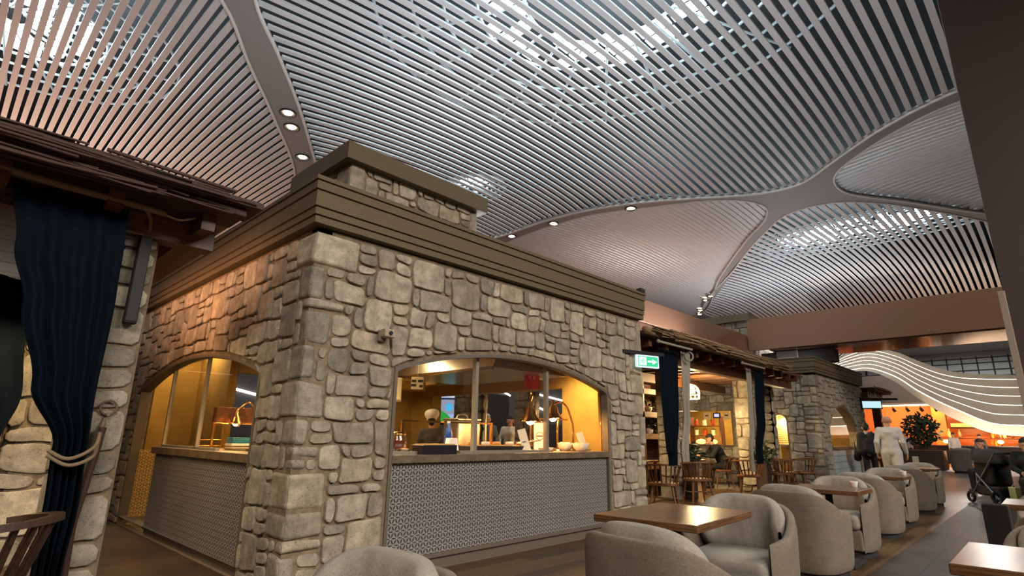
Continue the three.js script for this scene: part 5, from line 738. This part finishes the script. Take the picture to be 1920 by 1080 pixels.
  // ---- behind the side window
  const sw = thing('side_worktop', 'steel worktop frame behind the side window with a copper splash plate', 'counter'); add('slab', bx(2.38, 3.4, 0.93, 0.97, -7.3, -6.6, 0.005), M.steel, sw); for (const x of [2.42, 3.36]) for (const z of [-7.26, -6.64]) add('leg', bx(x - 0.02, x + 0.02, 0.012, 0.93, z - 0.02, z + 0.02), M.steel, sw); for (const x of [2.4, 2.9]) add('frame_post', bx(x - 0.012, x + 0.012, 0.97, 1.5, -7.16, -7.136), M.brass, sw); add('splash_plate', box(0.5, 0.18, 0.015, 2.62, 1.42, -7.17, 0.006), std({ color: SRGB('#c98f6a'), metalness: 0.9, roughness: 0.25 }), sw); add('top_rail', bar(V3(2.38, 1.32, -7.13), V3(2.95, 1.32, -7.13), 0.012), M.brass, sw);
  { const t = thing('heat_lamp', 'brass heat lamp glowing behind the side window', 'lamp', [2.58, 0.97, -6.98], 0, 'brass heat lamps'); add('post', tube([V3(0.22, 0, -0.06), V3(0.22, 0.5, -0.06), V3(0.14, 0.6, -0.03), V3(0, 0.5, 0)], 0.01, 24, 8), M.brass, t); const sd = add('shade', lathe([[0.0, 0.15], [0.016, 0.15], [0.018, 0.11], [0.036, 0.085], [0.044, 0.05], [0.07, 0.015], [0.08, 0], [0.07, 0.003], [0.04, 0.05]], 28), M.brass, t); sd.position.set(0, 0.34, 0); add('bulb', new THREE.SphereGeometry(0.03, 16, 10).translate(0, 0.012, 0), M.glow('#ffd9a0', 40), sd); pointLight('heat_lamp', COL.warm, 2.5, V3(2.58, 1.32, -6.98), 2); }
  const cr = thing('crate', 'pale crate under the teal box behind the side window', 'crate', [2.52, 1.03, -6.62]); add('body', box(0.24, 0.07, 0.2, 0, 0.035, 0, 0.01), M.cream, cr); for (const y of [0.015, 0.04]) add('slat', box(0.25, 0.01, 0.21, 0, y, 0), M.brass, cr);
  const tb2 = thing('teal_box', 'flat teal box on the ledge behind the side window', 'box', [2.52, 1.1, -6.62]); add('box', box(0.22, 0.05, 0.18, 0, 0.025, 0, 0.008), M2.teal, tb2); add('lid', box(0.225, 0.012, 0.185, 0, 0.055, 0, 0.005), M2.teal, tb2);
  const sr = thing('stone_ornament', 'pale upright stone block on the side counter', 'ornament', [2.5, 1.03, -6.1], 0.4); add('block', box(0.13, 0.18, 0.1, 0, 0.1, 0, 0.03), M.stones[2], sr); add('base', box(0.16, 0.02, 0.13, 0, 0.01, 0, 0.006), M.woodPale, sr);
  const bb = thing('bottle', 'tall black bottle at the right jamb of the side window', 'bottle', [2.52, 1.03, -5.62]); add('body', lathe([[0, 0], [0.045, 0], [0.045, 0.24], [0.018, 0.32], [0.018, 0.4], [0, 0.4]], 18), M.black, bb); add('label', cyl(0.046, 0.046, 0.09, 0, 0.07, 0, 18), M.brass, bb);
  { const r = thing('wire_rack', 'pale wire rack with two bars behind the side window', 'rack', [2.42, 1.03, -7.35]); for (const a of [-0.1, 0.16]) add('post', bar(V3(a, 0, 0), V3(a, 0.22, 0), 0.008), M.brass, r); for (const y of [0.03, 0.1]) add('bar', bar(V3(-0.1, y, 0), V3(0.16, y, 0), 0.007), M.brass, r); }
  const ls = thing('light_strip', 'slim ceiling light strip behind the side window, lower of the two', 'light'); add('tube', bar(V3(4.0, 2.3, -8.0), V3(6.1, 2.3, -8.3), 0.02), M.glow('#fff0d8', 10), ls); const ls2 = thing('light_strip', 'slim ceiling light strip across the top of the side window', 'light'); add('tube', bar(V3(2.55, 2.48, -8.05), V3(3.3, 2.48, -7.6), 0.014), M.glow('#fff0d8', 10), ls2);
  const vp = thing('vent_pipe', 'white angled vent pipe under the kitchen ceiling', 'pipe'); add('pipe', [bar(V3(4.4, 2.55, -8.1), V3(4.4, 2.3, -8.1), 0.09, 0.09, 16), bar(V3(4.4, 2.32, -8.1), V3(4.25, 2.05, -8.1), 0.06, 0.06, 16)], M.white, vp); add('mouth', new THREE.TorusGeometry(0.09, 0.014, 8, 20).rotateX(Math.PI / 2).translate(4.4, 2.3, -8.1), M.dark, vp);
  // small things on the outside walls
  const cam = thing('wall_camera', 'small grey security camera on the front stone wall near the corner', 'camera', [2.83, 2.06, -4.4]); add('mount', box(0.08, 0.11, 0.03, 0, 0.05, 0, 0.01), M.stones[5], cam); add('body', box(0.12, 0.08, 0.09, 0.03, 0.07, 0.05, 0.015), M.stones[4], cam); add('lens', cyl(0.018, 0.018, 0.01, 0, 0, 0, 14).rotateX(Math.PI / 2).translate(0.03, 0.07, 0.1), M.black, cam);
  const cc = thing('wall_camera', 'tiny dark camera on the far top corner of the nearest cornice', 'camera', [7.56, 3.45, -4.4]); add('body', box(0.14, 0.06, 0.09, 0, 0.05, 0, 0.012), M.dark, cc); add('foot', box(0.05, 0.03, 0.05, -0.03, 0.015, 0), M.rim, cc);
}
// ================================================================ the far kitchen seen through the second kiosk's windows
{
  const s = thing('kitchen_shelf', 'warm lit shelf of jars in the far kitchen window behind the seated man', 'shelf', [17.4, 0, -8.0]); for (const y of [1.3, 1.6]) add('shelf_board', bx(-0.15, 0.15, y, y + 0.03, -0.5, 0.5), M.wood, s); add('upright', [bx(-0.15, 0.15, 0.9, 1.9, -0.52, -0.48), bx(-0.15, 0.15, 0.9, 1.9, 0.48, 0.52)], M.wood, s); add('base', bx(-0.15, 0.15, 0, 0.9, -0.5, 0.5), M.wood, s);
  for (let i = 0; i < 6; i++) { const j = thing('jar', ['upper left', 'upper middle', 'upper right', 'lower left', 'lower middle', 'lower right'][i] + ' spice jar on the warm lit far kitchen shelf', 'jar', [17.32, i < 3 ? 1.63 : 1.33, -8.3 + (i % 3) * 0.28]); add('body', cyl(0.06, 0.06, 0.17, 0, 0, 0, 12), i % 2 ? M.white : std({ color: SRGB('#a03a1c') }), j); add('lid', cyl(0.055, 0.05, 0.03, 0, 0.17, 0, 12), M.brass, j); }
  for (const [z, l] of [[-7.95, 'left'], [-7.6, 'right']]) { const c = thing('warm_lamp', l + ' glowing food lamp on the far kitchen sill', 'lamp', [16.85, 1.06, z]); add('shade', new THREE.SphereGeometry(0.11, 14, 10).scale(1, 0.7, 1.5).translate(0, 0.08, 0), M.glow('#ffb860', 3.5), c); add('foot', cyl(0.05, 0.04, 0.02), M.brass, c); pointLight('warm_lamp', COL.warm, 1.2, V3(16.85, 1.25, z)); }
  const sc = thing('till_screen', 'small lit till screen hanging in the far kitchen window', 'screen', [16.9, 1.84, -7.42], -Math.PI / 2); add('housing', box(0.24, 0.17, 0.03, 0, 0.085, -0.02, 0.01), M.dark, sc); add('screen', new THREE.PlaneGeometry(0.15, 0.09).translate(0, 0.085, 0), M.glow('#b8b4ff', 1.6), sc); add('arm', bar(V3(0, 0.17, -0.02), V3(0, 0.66, -0.02), 0.012), M.dark, sc);
  for (const [z, l] of [[-7.72, 'left'], [-7.1, 'right']]) { const c = thing('price_card', 'cream card hung at the top of the far kitchen window, ' + l + ' of the till screen', 'card', [16.88, 1.8, z], -Math.PI / 2); add('card', box(0.22, 0.22, 0.01, 0, 0.11, 0), M.cream, c); add('print', box(0.1, 0.04, 0.003, 0, 0.12, 0.006), M.woodDark, c); add('cord', bar(V3(0, 0.22, 0), V3(0, 0.7, 0), 0.004), M.dark, c); }
  T.poster = canvasTex(128, 256, (c, w, h) => { c.fillStyle = '#f3d48c'; c.fillRect(0, 0, w, h); c.strokeStyle = '#8a6a3a'; c.lineWidth = 4; for (let i = 0; i < 9; i++) { c.beginPath(); c.moveTo(10, 120 + i * 15); c.quadraticCurveTo(60, 100 + i * 18, 118, 118 + i * 14); c.stroke(); } c.fillStyle = '#d8683c'; c.beginPath(); c.arc(44, 40, 24, 0, 7); c.fill(); c.fillStyle = '#fff4dc'; c.beginPath(); c.ellipse(76, 86, 40, 26, 0.2, 0, 7); c.fill(); });
  const p = thing('wall_poster', 'bright cream poster with a red disc in the narrow arched window of the far kiosk', 'poster', [17.05, 1.1, -5.5], -Math.PI / 2); add('sheet', box(0.62, 0.9, 0.012, 0, 0.45, 0), std({ map: T.poster, roughness: 0.7 }), p); const q = p.children[0].geometry.attributes; for (let i = 0; i < q.uv.count; i++) q.uv.setXY(i, q.position.getX(i) / 0.62 + 0.5, q.position.getY(i) / 0.9); add('stand', bx(-0.03, 0.03, -1.1, 0, -0.03, 0), M.wood, p); pointLight('poster_lamp', COL.gold, 3, V3(16.85, 1.72, -5.45)); add('lamp', cyl(0.03, 0.04, 0.04, 0, 0.66, 0.2), M.glow('#ffe0a8', 5), p);
  const c = thing('counter_ornament', 'small white cone ornament on the far kiosk counter', 'ornament', [17.75, 1.06, -4.65]); add('cone', cyl(0.1, 0.015, 0.34, 0, 0.03, 0, 14), M.white, c); add('base', cyl(0.14, 0.13, 0.03, 0, 0, 0, 14), M.black, c);
}
// ================================================================ people: tapered capsules joined by a smooth minimum, meshed by surface nets
function sdfMesh(parts, cell, k = 0.035, squash) {   // parts: [a, b, ra, rb] with a, b as [x,y,z]; spheres when a === b
  let lo = V3(1e9, 1e9, 1e9), hi = V3(-1e9, -1e9, -1e9);
  for (const [a, b, ra, rb] of parts) for (const [p, r] of [[a, ra], [b, rb]]) { lo.min(V3(p[0] - r, p[1] - r, p[2] - r)); hi.max(V3(p[0] + r, p[1] + r, p[2] + r)); }
  lo.addScalar(-cell * 3); hi.addScalar(cell * 3); const n = [0, 1, 2].map((i) => Math.ceil((hi.getComponent(i) - lo.getComponent(i)) / cell) + 1), [nx, ny, nz] = n, F = new Float32Array(nx * ny * nz);
  const pre = parts.map(([a, b, ra, rb]) => ({ a, d: [b[0] - a[0], b[1] - a[1], b[2] - a[2]], L: Math.max(1e-9, (b[0] - a[0]) ** 2 + (b[1] - a[1]) ** 2 + (b[2] - a[2]) ** 2), ra, rb }));
  const f = (x, y, z) => { let s = 1e9; for (const q of pre) { const u = x - q.a[0], v = y - q.a[1], w = z - q.a[2], t = clamp((u * q.d[0] + v * q.d[1] + w * q.d[2]) / q.L, 0, 1), D = Math.hypot(u - q.d[0] * t, v - q.d[1] * t, w - q.d[2] * t) - lerp(q.ra, q.rb, t); const h = clamp(0.5 + (0.5 * (s - D)) / k, 0, 1); s = lerp(s, D, h) - (s < 1e8 ? k * h * (1 - h) : 0); if (s > 1e8) s = D; } return s; };
  for (let z = 0, i = 0; z < nz; z++) for (let y = 0; y < ny; y++) for (let x = 0; x < nx; x++, i++) F[i] = f(lo.x + x * cell, lo.y + y * cell, lo.z + z * cell);
  const id = new Int32Array(nx * ny * nz).fill(-1), pos = [], idx = [], st = [1, nx, nx * ny];
  for (let z = 0; z < nz - 1; z++) for (let y = 0; y < ny - 1; y++) for (let x = 0; x < nx - 1; x++) {
    const b = x + y * nx + z * nx * ny; let m = 0, c = [0, 0, 0], e = 0; const v = []; for (let q = 0; q < 8; q++) { const val = F[b + (q & 1) + ((q >> 1) & 1) * nx + (q >> 2) * nx * ny]; v.push(val); if (val < 0) m |= 1 << q; } if (m === 0 || m === 255) continue;
    for (let q = 0; q < 8; q++) for (let a = 0; a < 3; a++) { const r = q | (1 << a); if (r === q || !((m >> q) & 1) === !((m >> r) & 1)) continue; const t = v[q] / (v[q] - v[r]), p = [q & 1, (q >> 1) & 1, q >> 2]; p[a] += t; c[0] += p[0]; c[1] += p[1]; c[2] += p[2]; e++; }
    id[b] = pos.length / 3; pos.push(lo.x + (x + c[0] / e) * cell, lo.y + (y + c[1] / e) * cell, lo.z + (z + c[2] / e) * cell);
  }
  for (let z = 1; z < nz - 1; z++) for (let y = 1; y < ny - 1; y++) for (let x = 1; x < nx - 1; x++) { const b = x + y * nx + z * nx * ny; for (let a = 0; a < 3; a++) { const s0 = F[b] < 0, s1 = F[b + st[a]] < 0; if (s0 === s1) continue; const u = st[(a + 1) % 3], w = st[(a + 2) % 3], q = [id[b], id[b - u], id[b - u - w], id[b - w]]; if (q.some((t) => t < 0)) continue; if (s0) idx.push(q[0], q[1], q[2], q[0], q[2], q[3]); else idx.push(q[0], q[2], q[1], q[0], q[3], q[2]); } }
  const g = new THREE.BufferGeometry(); g.setAttribute('position', new THREE.Float32BufferAttribute(pos, 3)); g.setAttribute('uv', new THREE.Float32BufferAttribute(new Float32Array((pos.length / 3) * 2), 2)); g.setIndex(idx); g.computeVertexNormals();
  const nn = g.attributes.normal, pp = g.attributes.position; let dot = 0; for (let i = 0; i < Math.min(400, pp.count); i++) { const x = pp.getX(i), y = pp.getY(i), z = pp.getZ(i), e = 0.004; dot += nn.getX(i) * (f(x + e, y, z) - f(x - e, y, z)) + nn.getY(i) * (f(x, y + e, z) - f(x, y - e, z)) + nn.getZ(i) * (f(x, y, z + e) - f(x, y, z - e)); }
  if (dot < 0) { const ix = g.index.array; for (let i = 0; i < ix.length; i += 3) { const t = ix[i]; ix[i] = ix[i + 1]; ix[i + 1] = t; } g.computeVertexNormals(); }
  return g;
}
M.skin = std({ color: SRGB('#b98566'), roughness: 0.6 }); M.hairDark = std({ color: SRGB('#1d1613'), roughness: 0.8 }); M.clothBlack = std({ color: SRGB('#131214'), roughness: 0.9 }); M.clothWhite = std({ color: SRGB('#b5b0a8'), roughness: 0.9 }); M.clothGrey = std({ color: SRGB('#4c4a4c'), roughness: 0.9 }); M.shoe = std({ color: SRGB('#15130f'), roughness: 0.5 }); M.clothLight = std({ color: SRGB('#9c9a98'), roughness: 0.9 });
const mirror = (p) => [-p[0], p[1], p[2]], addv = (a, b, k = 1) => [a[0] + b[0] * k, a[1] + b[1] * k, a[2] + b[2] * k];
// joints of a person of height H facing local +z; J overrides single joints. x: left is +
function joints(H, J = {}) {
  const s = H / 1.75, S = (p) => p.map((v) => v * s), b = {};
  const base = { pelvis: [0, 0.95, 0], waist: [0, 1.1, 0], chest: [0, 1.3, 0.005], neck: [0, 1.48, -0.01], head: [0, 1.62, 0.015], shL: [0.185, 1.42, -0.005], elL: [0.24, 1.14, -0.02], wrL: [0.25, 0.9, 0.06], hipL: [0.09, 0.92, 0], knL: [0.1, 0.5, 0.02], anL: [0.1, 0.09, -0.02], shR: [-0.185, 1.42, -0.005], elR: [-0.24, 1.14, -0.02], wrR: [-0.25, 0.9, 0.06], hipR: [-0.09, 0.92, 0], knR: [-0.1, 0.5, 0.02], anR: [-0.1, 0.09, -0.02], footDir: [0, 0, 1], face: [0, 0, 1] };
  for (const k in base) b[k] = k === 'footDir' || k === 'face' ? J[k] || base[k] : S(J[k] || base[k]); b.s = s; return b;
}
function headParts(j) { const h = j.head, s = j.s, f = j.face, up = [0, 1, 0], rt = [f[2], 0, -f[0]], P = (a, u, r) => [h[0] + f[0] * a * s + rt[0] * r * s, h[1] + u * s + f[1] * a * s, h[2] + f[2] * a * s + rt[2] * r * s];
  return [[P(-0.015, 0.035, 0), P(-0.02, 0.03, 0), 0.086 * s, 0.086 * s], [P(0.02, 0.01, 0), P(0.035, -0.07, 0), 0.07 * s, 0.05 * s], [P(0.075, -0.085, 0), P(0.07, -0.09, 0), 0.024 * s, 0.024 * s], [P(0.095, -0.012, 0), P(0.108, -0.035, 0), 0.011 * s, 0.016 * s], [P(0.088, -0.058, 0.012), P(0.088, -0.058, -0.012), 0.011 * s, 0.011 * s], [P(0.083, 0.012, 0.034), P(0.085, 0.014, 0.02), 0.014 * s, 0.014 * s], [P(0.083, 0.012, -0.034), P(0.085, 0.014, -0.02), 0.014 * s, 0.014 * s], [P(0, -0.035, 0.082), P(-0.01, 0.01, 0.086), 0.013 * s, 0.018 * s], [P(0, -0.035, -0.082), P(-0.01, 0.01, -0.086), 0.013 * s, 0.018 * s], [j.neck, P(-0.01, -0.04, 0), 0.056 * s, 0.055 * s]]; }
function handParts(wr, el, s, side) {   // palm, four unequal curled fingers, thumb off the side
  const d = V3(wr[0] - el[0], wr[1] - el[1], wr[2] - el[2]).normalize(), a = V3(side, 0, 0.35); a.addScaledVector(d, -a.dot(d)).normalize(); const c = V3().crossVectors(d, a), P = (u, v, w) => { const p = V3(...wr).addScaledVector(d, u * s).addScaledVector(c, v * s).addScaledVector(a, w * s); return [p.x, p.y, p.z]; }, out = [[P(-0.02, 0, 0), P(0.03, 0, 0), 0.024 * s, 0.024 * s]];
  for (const [v, L] of [[0.032, 0.066], [0.011, 0.075], [-0.011, 0.07], [-0.031, 0.055]]) { out.push([P(0.02, v * 0.8, 0), P(0.085, v, -0.004), 0.014 * s, 0.011 * s]); out.push([P(0.085, v, -0.004), P(0.085 + L * 0.5, v, -0.016), 0.0105 * s, 0.0095 * s]); out.push([P(0.085 + L * 0.5, v, -0.016), P(0.085 + L * 0.85, v * 0.95, -0.045), 0.0095 * s, 0.008 * s]); }
  out.push([P(0.012, 0.026, -0.004), P(0.05, 0.06, -0.02), 0.014 * s, 0.011 * s], [P(0.05, 0.06, -0.02), P(0.085, 0.066, -0.035), 0.011 * s, 0.009 * s]); return out;
}
const torsoParts = (j, m = 0) => { const s = j.s, w = (a, x, dy = 0) => [a[0] + x * s, a[1] + dy * s, a[2]]; return [[w(j.pelvis, 0.075), w(j.pelvis, -0.075), (0.105 + m) * s, (0.105 + m) * s], [w(j.waist, 0.06), w(j.waist, -0.06), (0.1 + m) * s, (0.1 + m) * s], [w(j.chest, 0.085), w(j.chest, -0.085), (0.108 + m) * s, (0.108 + m) * s], [j.pelvis, j.chest, (0.12 + m) * s, (0.125 + m) * s], [addv(j.shL, [-0.03 * s, -0.02 * s, 0]), addv(j.shR, [0.03 * s, -0.02 * s, 0]), (0.068 + m) * s, (0.068 + m) * s], [j.chest, addv(j.neck, [0, -0.03 * s, 0]), (0.1 + m) * s, (0.055 + m * 0.6) * s]]; };
const armParts = (j, m = 0, cut = 1) => ['L', 'R'].flatMap((q) => { const e = j['el' + q], w = j['wr' + q]; return [[j['sh' + q], e, (0.056 + m) * j.s, (0.043 + m) * j.s], [e, addv(e, [w[0] - e[0], w[1] - e[1], w[2] - e[2]], cut), (0.043 + m) * j.s, (0.032 + m * 1.1) * j.s]]; });
const legParts = (j, m = 0, cut = 1) => ['L', 'R'].flatMap((q) => { const k = j['kn' + q], a = j['an' + q]; return [[j['hip' + q], k, (0.092 + m) * j.s, (0.062 + m) * j.s], [k, addv(k, [a[0] - k[0], a[1] - k[1], a[2] - k[2]], cut), (0.062 + m) * j.s, (0.045 + m * 1.3) * j.s]]; });
const shoeParts = (j) => ['L', 'R'].flatMap((q) => { const a = j['an' + q], f = j.footDir, s = j.s, b = [a[0], a[1] - 0.045 * s, a[2]]; return [[addv(b, f, -0.05 * s), addv(b, f, 0.15 * s), 0.045 * s, 0.036 * s], [addv(b, f, 0.05 * s), addv(b, f, 0.17 * s), 0.046 * s, 0.036 * s]]; });
function hairParts(j, len = 0) { const h = j.head, s = j.s, f = j.face, P = (a, u) => [h[0] + f[0] * a * s, h[1] + u * s, h[2] + f[2] * a * s], o = [[P(-0.03, 0.055), P(0.0, 0.065), 0.09 * s, 0.083 * s], [P(-0.06, 0.02), P(-0.05, -0.03), 0.066 * s, 0.055 * s]]; if (len) o.push([P(-0.06, 0), P(-0.08, -len), 0.075 * s, 0.06 * s]); return o; }
function person(label, pos, turn, H, J, look) {
  const t = thing('person', label, 'person', pos, turn), j = joints(H, J);
  const body = [sdfMesh([...torsoParts(j, -0.008), ...armParts(j, -0.006), ...legParts(j, -0.006), [j.neck, j.head, 0.056 * j.s, 0.05 * j.s]], look.cell || 0.016, 0.03), sdfMesh(headParts(j), 0.006, 0.014), sdfMesh(handParts(j.wrL, j.elL, j.s, 1), 0.006, 0.008), sdfMesh(handParts(j.wrR, j.elR, j.s, -1), 0.006, 0.008)];
  add('body', body, M.skin, t);
  add('jacket', sdfMesh([...torsoParts(j, 0.02), ...armParts(j, 0.01, look.sleeve || 0.93)], look.cell || 0.016, 0.03), look.top, t);
  add('trousers', sdfMesh([[addv(j.pelvis, [0.06 * j.s, 0, 0]), addv(j.pelvis, [-0.06 * j.s, 0, 0]), 0.118 * j.s, 0.118 * j.s], ...legParts(j, look.loose || 0.012, 0.95)], look.cell || 0.016, 0.03), look.legs, t);
  add('shoes', sdfMesh(shoeParts(j), 0.01, 0.015), look.shoes || M.shoe, t);
  if (look.hair) add('hair', sdfMesh(hairParts(j, look.hairLen), 0.008, 0.02), look.hair, t);
  return [t, j];
}
{
  const walk = { knL: [0.1, 0.51, 0.13], anL: [0.1, 0.1, 0.16], knR: [-0.1, 0.5, -0.03], anR: [-0.1, 0.13, -0.24], elL: [0.25, 1.15, -0.08], wrL: [0.27, 0.92, 0.02], elR: [-0.25, 1.15, -0.04], wrR: [-0.28, 0.91, 0.1] };
  // facing: local +z turned to the way they walk (away from the viewer, +x)
  const [w, wj] = person('bald person in a white tracksuit walking away past the armchairs', [16.16, 0, -2.88], Math.PI / 2 + 0.12, 1.83, walk, { top: M.clothWhite, legs: M.clothWhite, loose: 0.03, shoes: M.clothLight });
  add('collar', sdfMesh([[addv(wj.neck, [0.03, -0.035, -0.01]), addv(wj.neck, [-0.03, -0.035, -0.01]), 0.062, 0.062]], 0.01), M.clothWhite, w); add('hem', sdfMesh([[addv(wj.waist, [0.075, 0.05, 0]), addv(wj.pelvis, [0.085, -0.07, 0]), 0.118, 0.116], [addv(wj.waist, [-0.075, 0.05, 0]), addv(wj.pelvis, [-0.085, -0.07, 0]), 0.118, 0.116]], 0.014, 0.06), M.clothWhite, w);
  add('back_print', [box(0.2, 0.018, 0.004, 0, 1.42, -0.155), box(0.15, 0.014, 0.004, 0, 1.39, -0.157)], M.clothLight, w);
  const [b, bj] = person('dark haired person in black with a backpack walking beside the far kiosk', [19.1, 0, -3.95], Math.PI / 2 + 0.1, 1.72, { ...walk, knL: walk.knR.map((v, i) => (i ? v : -v)), anL: walk.anR.map((v, i) => (i ? v : -v)), knR: walk.knL.map((v, i) => (i ? v : -v)), anR: walk.anL.map((v, i) => (i ? v : -v)) }, { top: M.clothLight, legs: M.clothBlack, hair: M.hairDark });
  add('backpack', sdfMesh([[[0.12, 1.36, -0.18], [0.14, 0.95, -0.2], 0.12, 0.14], [[-0.12, 1.36, -0.18], [-0.14, 0.95, -0.2], 0.12, 0.14], [[0, 1.2, -0.26], [0, 1.0, -0.28], 0.1, 0.11]], 0.018, 0.04), M.clothBlack, b); add('strap', [tube([V3(0.12, 1.4, -0.17), V3(0.13, 1.49, -0.02), V3(0.12, 1.35, 0.15)], 0.022, 14, 6), tube([V3(-0.12, 1.4, -0.17), V3(-0.13, 1.49, -0.02), V3(-0.12, 1.35, 0.15)], 0.022, 14, 6)], M.clothBlack, b); add('coat', sdfMesh([[[0.27, 1.15, 0.0], [0.3, 0.75, 0.02], 0.07, 0.1]], 0.016), M.clothBlack, b);
  // seated at the table, bent over it; local +z faces the table
  const sit = { pelvis: [0, 0.55, -0.08], waist: [0, 0.7, -0.05], chest: [0, 0.9, 0.08], neck: [0, 1.06, 0.2], head: [0, 1.19, 0.27], shL: [0.185, 1.0, 0.13], elL: [0.25, 0.78, 0.3], wrL: [0.1, 0.8, 0.55], hipL: [0.09, 0.52, -0.05], knL: [0.13, 0.52, 0.38], anL: [0.12, 0.09, 0.36], shR: [-0.185, 1.0, 0.13], elR: [-0.25, 0.78, 0.3], wrR: [-0.12, 0.8, 0.52], hipR: [-0.09, 0.52, -0.05], knR: [-0.13, 0.52, 0.38], anR: [-0.13, 0.09, 0.3], face: [0, -0.45, 0.9] };
  const turnS = Math.atan2(-0.69, -0.72);
  person('seated dark haired man in a black suit bent over the dining table', [14.75, 0, -6.45], turnS, 1.78, sit, { top: M.clothBlack, legs: M.clothBlack, hair: M.hairDark });
  // the cook
  const [c, cj] = person('cook in black with a white puffed hat, back to the viewer in the kitchen', [6.62, 0.012, -8.4], Math.PI * 0.82, 1.56, { wrL: [0.2, 1.0, 0.3], elL: [0.26, 1.14, 0.06], wrR: [-0.16, 1.0, 0.3], elR: [-0.26, 1.14, 0.05] }, { top: M.clothGrey, legs: M.clothBlack, hair: M.hairDark, sleeve: 0.6 });
  add('hat', sdfMesh([[addv(cj.head, [0, 0.07, -0.01]), addv(cj.head, [0, 0.13, -0.02]), 0.092, 0.1], [addv(cj.head, [0.05, 0.14, 0]), addv(cj.head, [-0.05, 0.15, -0.02]), 0.085, 0.09]], 0.009, 0.03), M.white, c);
  const [d1] = person('cook in grey with pale cap beyond the kitchen, left of two', [9.35, 0, -9.75], -0.6, 1.72, { wrL: [0.16, 1.02, 0.3], elL: [0.25, 1.15, 0.06], wrR: [-0.16, 1.02, 0.3], elR: [-0.25, 1.15, 0.06] }, { top: M.clothGrey, legs: M.clothBlack, hair: M.clothLight });
  person('cook in a pale jacket beyond the kitchen, right of two', [9.95, 0, -9.55], -1.2, 1.7, { wrL: [0.16, 1.02, 0.32], elL: [0.25, 1.15, 0.08], wrR: [-0.16, 1.02, 0.32], elR: [-0.25, 1.15, 0.08] }, { top: M.cream, legs: M.clothBlack, hair: M.hairDark, hairLen: 0.06 });
  // at the bar and on the right
  person('bartender in a white shirt behind the potted tree at the amber bar', [38, 0, -6.0], -Math.PI / 2 + 0.5, 1.75, {}, { top: M.clothWhite, legs: M.clothBlack, hair: M.hairDark, cell: 0.03 });
  person('guest in a white shirt standing at the amber bar shelves', [40.5, 0, -4.15], -Math.PI / 2, 1.75, {}, { top: M.clothWhite, legs: M.clothBlack, hair: M.hairDark, cell: 0.03 });
  person('guest in dark clothes standing near the amber bar', [39, 0, -2.9], -Math.PI / 2, 1.65, {}, { top: M.clothGrey, legs: M.clothBlack, hair: M.hairDark, cell: 0.03 });
  const sit2 = { pelvis: [0, 0.52, 0], waist: [0, 0.66, 0], chest: [0, 0.86, 0.01], neck: [0, 1.05, 0], head: [0, 1.19, 0.03], shL: [0.185, 1.0, 0], elL: [0.24, 0.74, 0.05], wrL: [0.12, 0.66, 0.28], hipL: [0.09, 0.5, 0], knL: [0.12, 0.5, 0.42], anL: [0.12, 0.09, 0.42], shR: [-0.185, 1.0, 0], elR: [-0.24, 0.74, 0.05], wrR: [-0.12, 0.66, 0.28], hipR: [-0.09, 0.5, 0], knR: [-0.12, 0.5, 0.42], anR: [-0.12, 0.09, 0.42] };
  person('seated guest in dark clothes at the right edge behind the stroller', [15.2, 0, -0.45], -Math.PI / 2, 1.75, sit2, { top: M.clothBlack, legs: M.clothBlack, hair: M.hairDark, cell: 0.02 });
  person('seated guest with red brown hair beyond the stroller', [19.5, 0, -1.45], -Math.PI / 2 - 0.4, 1.75, sit2, { top: M.clothGrey, legs: M.clothBlack, hair: std({ color: SRGB('#4a2a1e'), roughness: 0.8 }), hairLen: 0.1, cell: 0.02 });
  for (const [x, z, a, l] of [[15.35, -0.38, Math.PI, 'stool under the seated guest at the right edge'], [19.75, -1.4, Math.PI - 0.4, 'stool under the guest beyond the stroller']]) { const s = thing('stool', l, 'stool', [x, 0, z], a); add('seat', cyl(0.2, 0.2, 0.06, 0.1, 0.34, 0, 24), M.woodDark, s); for (const [u, v] of [[1, 1], [1, -1], [-1, 1], [-1, -1]]) add('leg', bar(V3(0.1 + u * 0.1, 0.35, v * 0.1), V3(0.1 + u * 0.15, 0, v * 0.15), 0.016), M.woodDark, s); }
}
scene.traverse((o) => { if (o.isMesh) { o.castShadow = o.receiveShadow = true; } });
renderer.render(scene, camera);
